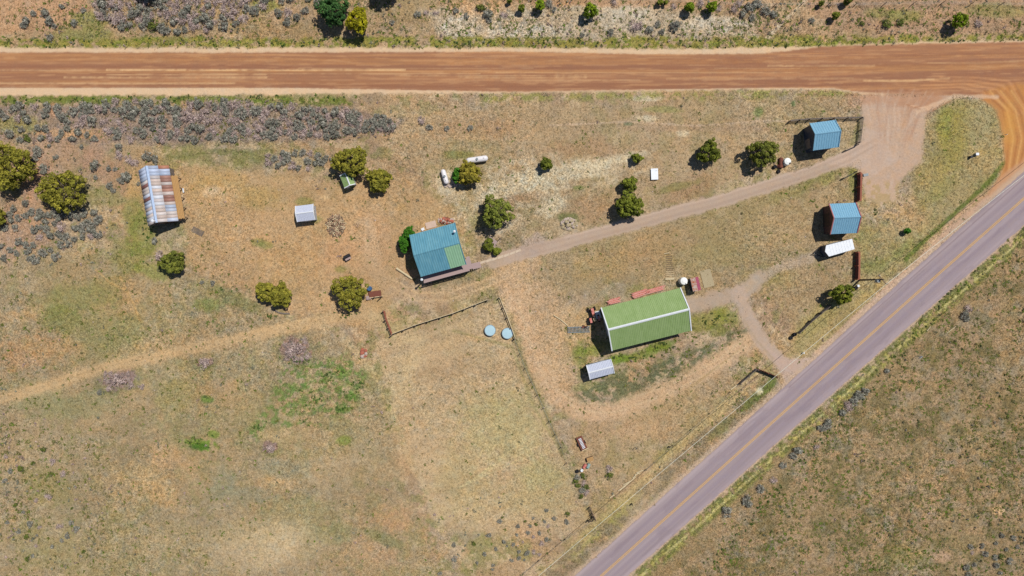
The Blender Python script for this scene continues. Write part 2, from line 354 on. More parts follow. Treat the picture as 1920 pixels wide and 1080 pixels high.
# right strip between yard and paved road
poly([(1610,330),(1700,400),(1720,300),(1740,220),(1800,180),(1870,200),(1880,310),(1660,530),(1560,640),(1480,668),(1500,600),(1610,520)], (160,146,96), .6, 8, 12, spk=1.2)
for a in [(1790,260,26,60,10,(150,138,58)),(1770,230,14,30,0,(140,142,62)),(1840,230,30,40,0,(165,152,110)),(1740,330,30,30,0,(172,150,92)),(1700,400,40,26,0,(190,150,110)),
          (1680,430,40,20,-40,(182,158,120)),(1640,400,20,20,0,(110,125,75)),(1760,360,50,14,-40,(150,142,82)),(1620,560,50,8,-42,(172,150,96)),(1540,600,50,14,-42,(160,148,92)),(1850,300,30,30,0,(180,155,105)),
          (1690,470,30,10,-40,(128,132,66)),(1630,500,30,12,0,(125,130,72))]:
    blob(a[0],a[1],a[2],a[3],a[5],.6,a[4],soft=.6)
line([(1885,305),(1850,345),(1800,392),(1740,445),(1700,485)], 9, (92,110,42), .8, .5, .8)
line([(1860,350),(1800,402),(1745,452)], 7, (205,165,130), .8, .6, .9, brk=.4)
line([(1655,530),(1600,580),(1500,668)], 12, (176,150,98), .4, .6)

# --- tracks worn in the grass
TR = (206,176,128)
for off in (0, 9):
    line([(-80,765+off),(60,728+off),(190,685+off),(300,662+off),(400,640+off),(480,622+off),(560,603+off),(660,585+off)], 5.5, TR, .85, .6, .4, .45, .2)
line([(-80,770),(60,732),(190,690),(300,668),(400,645),(480,627),(560,610),(700,585)], 22, (196,164,122), .85, .6, .5, .6, .4)
line([(690,420),(700,500),(740,545),(800,562),(880,545),(950,515),(1000,490)], 28, (194,162,126), .65, .6, .5, .7, .4)
for off in (-7, 7): line([(735,530+off),(780,556+off),(840,556+off),(920,528+off),(985,500+off)], 4, (212,180,138), .6, .6, .4)
line([(960,545),(985,610),(1010,690),(1045,745),(1090,775),(1150,772),(1250,735),(1330,690),(1400,640)], 34, (202,168,132), .92, .6, .5, .7, .5)
for off in (-8, 8): line([(975+off,545),(1000+off,640),(1035+off,720),(1080,762+off),(1150,766+off),(1260,728+off),(1350,680+off),(1400,640+off)], 4, (206,178,140), .5, .6, .4)
line([(1090,1010),(1160,940),(1250,860),(1330,790),(1400,735)], 12, (188,162,112), .5, .6, .5)
for off in (-7,6): line([(1010,1085+off),(1100,1005+off),(1180,930+off),(1300,815+off),(1400,722+off),(1430,700+off)], 4, (196,172,124), .6, .6, .4)
line([(1270,478),(1340,500),(1400,520)], 12, (170,152,118), .3, .6)
for k in range(6): line([(1010+k*8,690-k*3),(1030+k*6,540)], 3, (188,160,120), .3, .6)
for p in [[(225,520),(245,560),(262,600)],[(180,505),(205,530),(240,545)]]: line(p, 4, (205,165,105), .5)
line([(1030,235),(1180,228),(1300,236),(1440,226),(1490,228)], 3, (205,178,150), .6, .5)
line([(1180,240),(1440,240)], 12, (168,140,115), .4, .6)
line([(660,250),(980,262),(1000,250)], 6, (196,162,125), .4, .6)
for k in range(14):
    line([(1190+k*4, 800-k*2),(1330+k*5, 700-k*4)], 2.4, (200,168,128) if k % 2 else (165,140,100), .3, .6)

line([(960,520),(1010,560),(1035,600),(1030,650),(1045,700)], 60, (196,164,128), .7, .6, .6, .7, .5)
line([(700,600),(790,640),(760,700),(745,760)], 26, (200,176,134), .45, .7, .7, .7, .5)
line([(850,620),(960,650),(1000,760),(1060,860)], 6, (150,140,88), .5, .6, .6)
line([(960,620),(985,688),(1008,740),(1030,790),(1056,850)], 6, (124,118,80), .7, .6, .8)
line([(60,30),(200,12),(420,8)], 3, (180,130,96), .5)
# --- gravel drive
DRV = (186,162,142)
dr = []
def road(pts, wd, col, **k):
    r = line(pts, wd, col, **k)
    if r: dr.append(r)
D1 = [(925,490),(985,474),(1060,454),(1200,417),(1280,394),(1340,380),(1440,348),(1520,323),(1590,296),(1645,265)]
road(D1, 25, DRV, a=.95, soft=.25, n=.35, spk=.45, den=0)
blob(1000,460,28,16,(178,156,140),.8,-20,spk=.7,den=.2); line([(880,500),(940,488)],16,(178,156,132),.5,.6)
line([(p[0],p[1]+5) for p in D1[2:]], 6, (176,152,132), .5, .5, .3)
line([(p[0],p[1]-8) for p in D1[2:-1]], 5, (208,182,160), .5, .5, .4)
r = poly([(1612,178),(1740,178),(1800,168),(1735,215),(1728,300),(1690,340),(1680,372),(1650,385),(1624,370),(1612,320),(1618,290),(1622,230)], (194,164,140), .95, 6, 10, .6, 0); dr.append(r)
for k in range(9):
    line([(1622+k*12+8*math.sin(k*5), 180),(1636+k*9+5*math.sin(k*3), 240),(1650+k*4+4*math.sin(k*7), 320+k*5)], 3+2*math.sin(k*2.3)**2, (188,152,128) if k % 3 else (216,190,168), .4, .7, .9, brk=.42)
line([(1706,200),(1696,235),(1684,262)], 9, (196,152,112), .45, .7, .9)
blob(1655,392,40,26,(192,166,138),.75,n=1.0,soft=.6); speck([(1612,340),(1690,340),(1690,420),(1612,420)], (176,150,105), 9, .5, .7, 70)
D2 = [(1296,572),(1340,562),(1395,548),(1425,520),(1470,498),(1530,480)]
road(D2[:4], 28, (178,156,136), a=.9, soft=.45, n=.6, spk=.6, den=.1)
line(D2[2:], 18, (180,160,138), .75, .6, .6, .7, .3)
D3 = [(1385,548),(1400,590),(1430,640),(1465,678),(1500,690)]
road(D3, 27, (186,162,142), a=.95, soft=.4, n=.5, spk=.6, den=.1)
poly([(1440,655),(1480,676),(1530,668),(1580,640),(1470,745),(1470,710)], (190,164,148), .85, 4, 5, .5, .1)
line([(1395,600),(1420,640),(1450,672)], 4, (170,148,120), .5)

poly([(1575,312),(1540,306),(1590,280),(1614,262),(1618,240),(1650,250),(1680,300),(1640,330),(1616,318),(1600,314)], (196,170,150), .9, 4, 5, .45, 0)
for k in (-6, 6): line([(p[0], p[1]+k) for p in D1[1:]], 4.5, (174,150,132), .55, .6, .5, .4, .2)
# --- dirt road
rd = []
def dirt(pts, col, **k):
    r = poly(pts, col, **k)
    if r: rd.append(r)
top = [(-7000,90),(-600,90),(0,89),(480,89),(960,89),(1300,92),(1440,88),(1600,84),(1740,79),(1920,76),(2600,60),(8000,-60)]
bot = [(8000,60),(2600,170),(1960,170),(1880,175),(1740,176),(1620,178),(1560,168),(1440,168),(1200,171),(960,174),(700,175),(480,178),(0,179),(-600,179),(-7000,180)]
dirt(top+bot, (218,186,150), a=1, soft=3, n=6, spk=.6, den=0)
topi = [(-7000,98),(0,98),(480,98.5),(960,97),(1250,102),(1440,100),(1540,87),(1740,82),(1920,79),(2600,63),(8000,-57)]
boti = [(8000,58),(2600,168),(1960,168),(1880,200),(1820,178),(1740,178),(1610,172),(1560,165),(1440,164),(1200,168),(960,172),(700,167),(480,164),(0,164),(-7000,164)]
dirt(topi+boti, (165,118,88), a=1, soft=2, n=3, spk=.35, den=0)
sl = win(-7000, 8000, 60, 182)
x = UU[sl]; y = VV[sl]+np.interp(UU[sl], [-500,1350,1920,2600], [0,0,14,30])
dm = inside(topi+boti, UU[sl], VV[sl]).astype(np.float32)
f = fbm(x/70, y, 7, 4, 74, .75); f2 = fbm(x/260, y, 9, 3, 80, .7)
put(sl, dm*sstep(.5, .78, f)*.55, (194,140,96)); put(sl, dm*(1-sstep(.25, .5, f))*.5, (148,100,74)); put(sl, dm*sstep(.5, .7, f2)*.6, (152,106,82))
put(sl, dm*(1-sstep(.3,.48,f2))*.5, (194,140,90))
f3 = fbm(x/22, y, 3.2, 3, 88, .7); put(sl, dm*sstep(.56, .66, f3)*.35, (206,158,114)); put(sl, dm*(1-sstep(.36, .44, f3))*.3, (146,102,80))
for yy, x0, x1, a, wd in [(131,200,760,.9,3),(131,0,180,.4,2.5),(145,120,500,.55,2.4),(156,0,440,.6,3.4),(138,340,900,.35,2),(141,740,1100,.4,2),(145,860,1100,.45,2),(128,560,1000,.4,2),(136,930,1500,.35,2.4),(150,940,1200,.3,2.4),(123,1440,1640,.6,2.6),(151,1620,1780,.7,3),(147,1250,1600,.3,3),(128,1340,1500,.4,2),(140,200,500,.5,2),(118,1740,1920,.3,2.5)]:
    line([(x0,yy),((x0+x1)/2,yy+.6),(x1,yy-(4 if x0>1500 else 0))], wd, (226,184,134), a, .6, .9, brk=.35)
for yy, wd in [(108,5),(126,4),(160,4)]: line([(-2000,yy),(500,yy),(1350,yy+4),(1920,yy-8)], wd, (150,102,76), .5, .7, .8, brk=.4)
# orange junction on the right, swinging down to the paved road
r = poly([(1830,178),(1880,160),(2010,150),(2060,240),(1960,310),(1880,362),(1850,372),(1872,335),(1884,300),(1880,250),(1868,205)], (188,132,80), 1, 5, 5, .5, 0); rd.append(r)
for k in range(9): line([(1700+k*9,172-k*4),(1790+k*6,166-k*3),(1850+k*6,180-k*4),(1895+k*5,215)], 3, (206,150,104) if k % 2 else (158,108,76), .5, .7, .8, brk=.35)
for k in range(7): line([(1846+k*10,170),(1880+k*8,205),(1892+k*8,260),(1886+k*6,320)], 3.4, (218,166,104) if k % 2 else (168,110,66), .6, .6, .5, brk=.3)
blob(1893,235,12,45,(212,156,80),.5,0,soft=.6)
poly([(1876,330),(1925,295),(1925,335),(1850,395),(1790,430),(1840,375)], (196,150,115), .8, 5, 5, .4, 0)
line([(1850,372),(1780,432),(1700,510),(1600,600),(1530,665)], 10, (202,165,138), .75, .5, .6, .5, .1)
blob(1680,186,72,14,(184,140,110),.75,0,n=1.0,soft=.6); blob(1740,190,40,14,(180,132,100),.7,-15,n=1.0,soft=.6); blob(1650,250,16,60,(190,160,138),.5,8,n=1.0); blob(1705,230,14,40,(186,150,124),.5,12,n=1.0)
for k in range(22): a_=k*1.7; line([(1630+k*6,172+3*math.sin(a_)),(1636+k*4.6+6*math.sin(a_),205+8*math.cos(a_)),(1650+k*2.6+5*math.sin(a_*2),235+30*abs(math.sin(a_*1.3)))], 2.2+1.6*abs(math.sin(a_)), (172,130,104) if k % 2 else (208,182,158), .32, .7, .9, brk=.45)
for k in range(7): line([(1700+k*8,196+k*2),(1730+k*9,206-k*3)], 2.5, (220,180,146) if k % 2 else (168,118,86), .6, .5)
line([(1720,210),(1790,180),(1870,182)], 7, (212,180,150), .7, .6, .6)

# --- paved road
CLN = [(-2400,4245),(1127,1080),(1278,944.5),(1430,808),(1580,674),(1730,540),(1825,456),(1920,372),(5000,-2352)]
sl = win(-3000, 6000, -3000, 5000)
d, side, along = pdist(CLN, sl)
hw = np.interp(UU[sl], [1050,1430,1730,1920], [33,34,37,38]); sd_ = d*side      # side>0: lower right
e = d-hw+1.2*(W3[sl]-.5)*2+.8*(W4[sl]-.5)
left = side < 0
put(sl, sstep(14, 2, e-3*(W2[sl]-.5)*2)*.85, (196,168,142), .6, 0)            # gravel shoulder
rgt = (~left)*sstep(34, 22, e)*sstep(1, 5, e)
put(sl, rgt*sstep(.34, .52, W2[sl]*.5+W3[sl]*.5)*.85, (106,112,56), 1.4, 1.2)
put(sl, rgt*sstep(.55, .66, W3[sl])*sstep(6, 10, e)*.8, (170,160,92))
put(sl, rgt*(1-sstep(1.5, 3.5, abs(e-17)))*.7*sstep(.4,.5,W2[sl]), (196,182,122))
lft = left*(UU[sl] < 1440)*sstep(50, 34, e)*sstep(4, 12, e)
put(sl, lft*sstep(.40, .58, W2[sl]*.6+W3[sl]*.4)*.8, (140,124,98), 1.6, 1.3)
blob(1440,725,28,8,(95,112,42),.8,-50); blob(1410,752,28,8,(98,108,52),.8,-45)
blob(1425,733,6,6,(215,205,170),.8); blob(1355,800,36,8,(112,112,62),.6,-42)
am = sstep(1.2, -1.2, e); put(sl, am, (160,144,146), .22, 0)
ss = fbm(along/60, sd_, 5, 3, 85, .6)
put(sl, am*sstep(.5, .75, ss)*.4, (176,160,164)); put(sl, am*(1-sstep(.3, .5, ss))*.35, (140,124,128))
for o, cc, a in [(-17,(149,132,140),.5),(-8,(149,132,140),.35),(15,(150,134,143),.6),(25,(152,136,144),.4),(-30,(182,164,162),.6),(31,(178,160,162),.5),(1,(168,152,150),.4)]:
    put(sl, am*np.exp(-((sd_-o)/3.6)**2)*a, cc)
put(sl, am*np.exp(-((sd_+28)/1.0)**2)*.6*(UU[sl] > 1480), (120,100,108))
for k in range(60):                                                    # transverse tar seams and patches
    a0 = 900+k*38+17*math.sin(k*2.7); put(sl, am*np.exp(-((along-a0-2.5*np.sin(sd_*.12+k))/.75)**2)*(.30 if k % 3 else .5)*((sd_ > 0) | (k % 4 > 0)), (124,108,114))
put(sl, am*sstep(.62, .68, fbm(along/5, sd_, 8, 3, 91))*.3, (138,122,128))
AM = np.zeros(UU.shape, np.float32); AM[sl] = am

def flat0():
    m_ = AM.copy()
    for s_, q_ in rd+dr: m_[s_] = np.maximum(m_[s_], q_)
    return m_
# vegetation density map clean-up, relief
lum = .945+.10*sstep(.36, .62, fbm(UU, VV, 75, 5, 19, .62)); lum = 1+(lum-1)*np.clip(1.15-flat0(), 0, 1); COL *= lum[..., None]
mod = .72+.5*sstep(.35, .65, fbm(UU, VV, 130, 4, 52, .6)); SPK = SPK*mod; DEN = DEN*np.clip(mod*.95, .2, 1.4)
Z = (fbm(UU, VV, 9, 3, 15)-.5)*.16*np.clip(SPK, .2, 1.5)+(fbm(UU, VV, 400, 3, 18)-.5)*.5
Z = Z+.5*sstep(80, 10, VV)*(.6+.8*W)
RM = np.zeros(UU.shape, np.float32); DM = np.zeros(UU.shape, np.float32)
for s_, m_ in rd: RM[s_] = np.maximum(RM[s_], m_)
for s_, m_ in dr: DM[s_] = np.maximum(DM[s_], m_)
flat = np.clip(np.maximum(np.maximum(AM, RM), DM), 0, 1)
Z = Z*(1-.6*flat); Z -= Z.mean()
XX, YY = np.meshgrid(gx, gy[::1]); YY = (540-VV)/10
def zat(x, y):
    i = int(np.clip(np.searchsorted(gx, x), 1, len(gx)-1)); j = int(np.clip(np.searchsorted(gy, y), 1, len(gy)-1))
    return float(Z[j, i])
def G(u, v, dz=0.0): p = PX(u, v); p.z = zat(p.x, p.y)+dz; return p

M_ground = ground_mat('dry_grassland', 3.0, 9.0, 2.7, 1.0)
M_dirt = ground_mat('red_dirt', 2.6, 9.0, .9, .3)
M_asph = ground_mat('worn_asphalt', 3.0, 14.0, .9, .1)
ny, nx = UU.shape
idx = np.arange(ny*nx).reshape(ny, nx)
F = np.stack([idx[:-1, :-1], idx[:-1, 1:], idx[1:, 1:], idx[1:, :-1]], -1).reshape(-1, 4)
Vg = np.stack([XX, YY, Z], -1).reshape(-1, 3)
tag(link('ground', np_mesh('ground', Vg, F, M_ground, COL.reshape(-1, 3), {'spk': SPK.ravel()}, True)), kind='structure')
def sheet(name, mask, mat, dz, lab):
    fm = (mask[:-1, :-1]+mask[1:, 1:]+mask[:-1, 1:]+mask[1:, :-1])/4 > .5
    f = F[fm.ravel()]; u, inv = np.unique(f, return_inverse=True)
    V = Vg[u].copy(); V[:, 2] += dz
    o = link(name, np_mesh(name, V, inv.reshape(-1, 4), mat, COL.reshape(-1, 3)[u], {'spk': SPK.ravel()[u]}, True))
    tag(o, lab, kind='structure'); return o
sheet('gravel_driveway', DM, M_dirt, .012, 'pale gravel driveway from the junction to the cabin')
sheet('dirt_road', RM, M_dirt, .020, 'wide red dirt road across the top')
sheet('paved_road', AM, M_asph, .028, 'grey paved road running diagonally')
# centre lines
M_yel = noisy('yellow_road_paint', base((228,176,88)), base((206,162,100)), 6, .8, amount=.6)
for o in (-1.3, 1.3):
    mb = MB(); P0 = [(900,1283.7)]+CLN[1:-1]+[(2500,-141)]; pts = []
    for (a, b_), (c, d_) in zip(P0[:-1], P0[1:]):
        n = max(1, int(math.hypot(c-a, d_-b_)/6))
        for i in range(n): pts.append((a+(c-a)*i/n, b_+(d_-b_)*i/n))
    nrm = Vector((.744, .668)); vs = []
    for (a, b_) in pts:
        for s_ in (-.58, .58):
            q = PX(a, b_); off = (o+s_)*.1; x_, y_ = q.x+nrm.x*off, q.y-nrm.y*off
            vs.append((x_, y_, 0))
    # drape
    vs = [(x_, y_, zat(x_, y_)+.06) for x_, y_, _ in vs]
    mb.add(vs, [(2*i, 2*i+1, 2*i+3, 2*i+2) for i in range(len(pts)-1)])
    tag(mb.build('centre_line', M_yel), 'solid yellow centre line along the '+('upper left' if o < 0 else 'lower right')+' of the pair on the paved road', kind='structure')

# ---------------------------------------------------------------- grass and weeds (uncountable)
M_leaf = leaf_mat('foliage')
def samp(arr, x, y):
    i = np.clip(np.searchsorted(gx, x), 0, len(gx)-1); j = np.clip(np.searchsorted(gy, y), 0, len(gy)-1)
    return arr[j, i]
def tufts(n, seed, rlo, rhi, colf, nb=5, keep=None, hgt=.8, name='grass', label=None):
    r = np.random.RandomState(seed); x = r.uniform(-99, 99, n); y = r.uniform(-57, 57, n)
    p = samp(DEN, x, y)*(1-samp(flat, x, y)).clip(0, 1)
    if keep is not None: p = p*keep(960+x*10, 540-y*10)
    k = r.rand(n) < p; x = x[k]; y = y[k]; n = len(x); z = samp(Z, x, y); c0 = samp(COL, x, y)
    s = r.uniform(rlo, rhi, n)
    a = r.uniform(0, 6.283, (n, nb)); ca, sa = np.cos(a), np.sin(a)
    ln = s[:, None]*r.uniform(.5, 1.1, (n, nb)); wd = ln*r.uniform(.22, .42, (n, nb)); hh = ln*r.uniform(.3, 1.0, (n, nb))*hgt
    ox = (r.rand(n, nb)-.5)*s[:, None]*.9; oy = (r.rand(n, nb)-.5)*s[:, None]*.9
    X = x[:, None]+ox; Y = y[:, None]+oy; Zz = z[:, None]
    v0 = np.stack([X-sa*wd, Y+ca*wd, Zz+0*X-.01], -1); v1 = np.stack([X+sa*wd, Y-ca*wd, Zz+0*X-.01], -1)
    v2 = np.stack([X+ca*ln, Y+sa*ln, Zz+hh], -1)
    V = np.stack([v0, v1, v2], 2).reshape(-1, 3); Fi = np.arange(len(V)).reshape(-1, 3)
    c = colf(c0, r, n); c = c[:, None, :]*r.uniform(.72, 1.2, (n, nb, 1)); c = np.repeat(c.reshape(-1, 3), 3, 0)
    o = link(name, np_mesh(name, V, Fi, M_leaf, c.clip(0, .8))); tag(o, label, kind='stuff'); return o
def cf_grass(c0, r, n):
    t = r.rand(n, 1); straw = np.array(base((212,188,146))); olive = np.array(base((118,108,66))); 
    return np.where(t < .5, c0*.98, np.where(t < .68, c0*.62+straw*.38, c0*.5+olive*.5))
tufts(190000, 3, .10, .27, cf_grass, 5, name='grass', label='dry straw and olive grass covering the fields')
def cf_weed(c0, r, n):
    t = r.rand(n, 1); return np.where(t < .6, np.array(base((104,108,48))), np.where(t < .8, np.array(base((120,116,84))), np.array(base((98,120,40)))))
def veg(u, v):
    k = .08+0*u
    k = np.where((v-540)*.893+(u-1730)-45 > 0, .95, k)
    k = np.where(v < 92, .9, k); k = np.where((v > 175) & (v < 262) & (u < 700), .6, k); k = np.where((u < 200) & (v > 780), .6, k)
    k = np.where((u < 480) & (v > 460) & (v < 1080), np.maximum(k, .30), k)
    k = np.where((u > 1060) & (u < 1420) & (v > 610) & (v < 770), np.maximum(k, .4), k)
    return k*sstep(.42, .6, fbm(u, v, 30, 3, 22)*.7+.3*vnoise(u/9, v/9, 3)+.04)
tufts(60000, 5, .16, .42, cf_weed, 7, veg, .7, name='weeds', label='low green and grey weeds dotted through the grass')
# ---------------------------------------------------------------- materials of built things
def M(name, c, c2=None, **k): return noisy(name, base(c), base(c2) if c2 else None, **k)
m_green = M('green_roof_paint', (158,180,122), (138,164,100), pitch=.4, pamp=.03, scale=.9, rough=.5, amount=.55, stretch=(1.6,.35,1), spec=.3)
m_blue = M('teal_blue_roof_paint', (118,172,188), (92,152,174), pitch=.42, scale=1.0, stretch=(1.6,.35,1), rough=.5, spec=.4)
m_sky = M('sky_blue_roof_paint', (146,192,216), (108,162,192), scale=2.2, rough=.5, spec=.4, stretch=(6,1,1))
m_seag = M('pale_green_roof_paint', (156,196,162), (146,188,152), pitch=.42, scale=2, rough=.5)
m_white = M('white_painted_metal', (240,242,246), (222,226,232), scale=2, rough=.45)
m_palegal = M('pale_galvanized_sheet', (206,210,226), (192,198,214), scale=3, rough=.5, amount=.6)
m_wall_d = M('dark_brown_board_wall', (88,70,56), (66,52,44), scale=3, rough=.85, stretch=(1,1,.2))
m_wall_g = M('grey_weathered_board', (140,128,118), (108,98,92), scale=5, rough=.9, stretch=(1,1,.2), bump=.3)
m_wall_w = M('off_white_siding', (196,198,202), (176,178,184), scale=3, rough=.7)
m_wall_green = M('green_metal_wall', (104,124,82), (92,112,72), scale=2, rough=.6)
m_wall_r = M('dark_red_board_wall', (104,76,68), (80,60,56), scale=3, rough=.85, stretch=(1,1,.2))
m_log = M('brown_log_wall', (122,86,58), (92,64,44), scale=4, rough=.85, stretch=(1,1,4), bump=.3)
m_pink = M('faded_red_trim', (196,126,124), (150,96,96), scale=5, rough=.7)
m_deck = M('greyish_pink_deck_board', (184,160,156), (160,138,134), scale=5, rough=.85, stretch=(6,1,1))
m_wood = M('weathered_fence_wood', (158,134,112), (112,92,78), scale=7, rough=.9, bump=.3)
m_pale = M('sun_bleached_wood', (226,208,170), (196,176,140), scale=6, rough=.85)
m_tan = M('tan_plank', (206,164,108), (176,134,84), scale=5, rough=.85, stretch=(6,1,1))
m_red = M('red_painted_steel', (196,84,70), (222,160,148), scale=2.5, rough=.6, amount=.5)
m_rust = M('rusty_steel', (138,84,66), (104,60,50), scale=4, rough=.85, bump=.3, amount=.7)
m_redwood = M('red_brown_fence_board', (170,104,82), (132,80,64), scale=5, rough=.85, amount=.8)
m_dark = M('dark_iron', (52,50,54), (34,33,38), scale=4, rough=.6)
m_rubber = M('black_rubber', (38,38,42), (28,28,30), scale=5, rough=.85)
m_glass = M('dark_window_glass', (40,52,64), (30,40,52), scale=1, rough=.12, spec=.6)
m_tank = M('white_tank_paint', (244,240,240), (228,222,224), scale=2, rough=.4)
m_poly = M('white_plastic_tank', (250,250,246), (238,238,232), scale=2, rough=.45)
m_ice = M('pale_blue_galvanized_lid', (186,214,224), (164,196,208), scale=1.6, rough=.5, amount=.9)
m_bark = M('juniper_bark', (112,92,76), (84,68,58), scale=9, rough=.95, bump=.4)
m_conc = M('weathered_concrete', (186,170,138), (170,152,118), scale=3, rough=.95, amount=.9)
m_stone = M('pale_rock', (206,190,176), (172,150,138), scale=5, rough=.95, bump=.4, amount=.9)
m_brick = M('red_brick', (190,112,88), (160,92,76), scale=5, rough=.9)
m_split = M('split_firewood', (206,172,140), (136,98,78), scale=6, rough=.9, amount=.9)
m_steel = M('grey_galvanized_steel', (150,158,160), (120,128,132), scale=4, rough=.45)
m_wire = M('pale_aluminium_cable', (250,248,232), (200,196,172), scale=3, rough=.5)
m_blued = M('blue_plastic', (70,110,150), (50,86,126), scale=3, rough=.5)
m_crimson = M('faded_crimson_sheet', (176,92,112), (150,70,92), scale=4, rough=.6, amount=.8)
m_flame = M('rust_streaked_white_sheet', (232,214,202), (206,116,70), scale=3.2, rough=.7, amount=.35)
m_trsheet = M('dark_navy_panel', (60,72,92), (48,58,76), scale=3, rough=.5)
# old barn roof: corrugated iron, each sheet rusted on its own
def rust_sheets():
    m, t, b = newmat('rusty_corrugated_iron'); n = t.nodes; L = t.links.new
    at = n.new('ShaderNodeAttribute'); at.attribute_name = 'Col'
    tc = n.new('ShaderNodeTexCoord'); mp = n.new('ShaderNodeMapping'); mp.inputs['Scale'].default_value = (4.5, .8, 1)
    L(tc.outputs['Object'], mp.inputs[0])
    z = n.new('ShaderNodeTexNoise'); z.inputs['Scale'].default_value = 1.3; z.inputs['Detail'].default_value = 6; z.inputs['Roughness'].default_value = .7
    L(mp.outputs[0], z.inputs['Vector'])
    r = n.new('ShaderNodeMapRange'); r.inputs[1].default_value = .5; r.inputs[2].default_value = .66; L(z.outputs['Fac'], r.inputs[0])
    mu = n.new('ShaderNodeMath'); mu.operation = 'MULTIPLY'; mu.inputs[1].default_value = .32; L(r.outputs[0], mu.inputs[0])
    mx = n.new('ShaderNodeMix'); mx.data_type = 'RGBA'; L(mu.outputs[0], mx.inputs[0]); L(at.outputs['Color'], mx.inputs[6])
    mx.inputs[7].default_value = (*base((176,138,118)), 1); L(mx.outputs[2], b.inputs['Base Color'])
    b.inputs['Roughness'].default_value = .6; return m
m_rusty = rust_sheets()

# ---------------------------------------------------------------- gabled buildings, placed from their roof outline
class Gable:
    def __init__(s, name, label, cat, A, B, E1, E2, he, hr, group=None):
        a, b = PX(*A, hr), PX(*B, hr); u = (b-a); s.L = u.length; u.normalize(); n = Vector((-u.y, u.x, 0)); mid = (a+b)/2
        s.w1 = (PX(*E1, he)-a).dot(n); s.w2 = (PX(*E2, he)-a).dot(n); s.he, s.hr = he, hr    # w1 > 0 > w2
        s.rz = math.atan2(u.y, u.x); z = min(zat(mid.x+dx, mid.y+dy) for dx in (-2, 0, 2) for dy in (-2, 0, 2))
        s.z0 = z; s.t = thing(name, label, cat, (mid.x, mid.y, z), s.rz, group); s.he -= 0; s.name = name
    def prof(s, y, lift=0):
        return s.hr+lift-(s.hr-s.he)*(y/s.w1 if y > 0 else y/s.w2)
    def wall(s, mat, ov=.35, gap=.1, name='wall'):
        x = s.L/2-ov; a, b = s.w1-ov, s.w2+ov; mb = MB(); vs = []
        for X in (-x, x): vs += [(X, b, -.3), (X, a, -.3), (X, a, s.prof(a)-gap), (X, 0, s.hr-gap), (X, b, s.prof(b)-gap)]
        mb.add(vs, [(4,3,2,1,0), (5,6,7,8,9), (0,1,6,5), (1,2,7,6), (2,3,8,7), (3,4,9,8), (4,0,5,9)])
        return mb.build(name, mat, s.t)
    def slope(s, mb, side, x0, x1, lift=0.0, th=.07, rib=.5, ribh=.04):
        w_ = s.w1 if side > 0 else s.w2
        vs = [(x0, 0, s.hr+lift), (x1, 0, s.hr+lift), (x1, w_, s.he+lift), (x0, w_, s.he+lift)]
        vs += [(p[0], p[1], p[2]-th) for p in vs]
        mb.add(vs, [(0,1,2,3), (7,6,5,4), (0,4,5,1), (1,5,6,2), (2,6,7,3), (3,7,4,0)])
        if rib:
            k = int((x1-x0)/rib)
            for i in range(k+1):
                X = x0+.06+(x1-x0-.12)*i/k
                mb.beam((X, 0, s.hr+lift+ribh*.4), (X, w_, s.he+lift+ribh*.4), .07, ribh)
        return mb
    def roof(s, mat, rib=.5): 
        mb = MB(); s.slope(mb, 1, -s.L/2, s.L/2, rib=rib); s.slope(mb, -1, -s.L/2, s.L/2, rib=rib); return mb.build('roof', mat, s.t)
    def ridge(s, mat, wd=.5, name='ridge_cap'):
        mb = MB(); x = s.L/2+.03; h = wd/2; d1 = s.prof(h)-s.hr; d2 = s.prof(-h)-s.hr; vs = []
        for X in (-x, x): vs += [(X, -h, s.hr+d2+.06), (X, 0, s.hr+.09), (X, h, s.hr+d1+.06), (X, h, s.hr+d1+.02), (X, -h, s.hr+d2+.02)]
        mb.add(vs, [(0,1,2,3,4), (9,8,7,6,5), (0,5,6,1), (1,6,7,2), (2,7,8,3), (3,8,9,4), (4,9,5,0)]); return mb.build(name, mat, s.t)
    def rakes(s, mat, wd=.22, ends=(-1, 1)):
        for e in ends:
            mb = MB(); X = e*(s.L/2+.02)
            for w_ in (s.w1, s.w2): mb.beam((X, 0, s.hr+.035), (X, w_*1.01, s.he+.035), wd, .17)
            mb.build('rake_trim', mat, s.t)
    def opening(s, kind, face, pos, wd, ht, z, mat, ov=.35, frame=None):
        """face: 'x+','x-','y+','y-'"""
        d = .05; mb = MB(); q = 1 if face[1] == '+' else -1
        if face[0] == 'x': c = (q*(s.L/2-ov+.02), pos, z+ht/2); dim = (d, wd, ht)
        else: c = (pos, (s.w1-ov+.02) if q > 0 else (s.w2+ov-.02), z+ht/2); dim = (wd, d, ht)
        o = mb.box(c, dim).build(kind, mat, s.t)
        if frame:
            f = MB(); a = 0 if face[0] == 'x' else 1
            for sg in (-1, 1):
                c2 = list(c); c2[1-a] += sg*(wd/2+.05)
                f.box(c2, (.09, .1, ht+.2) if a == 0 else (.1, .09, ht+.2))
                c3 = list(c); c3[2] += sg*(ht/2+.05); f.box(c3, (.087, wd, .1) if a == 0 else (wd, .087, .1))
            f.build('frame', frame, o)
        return o

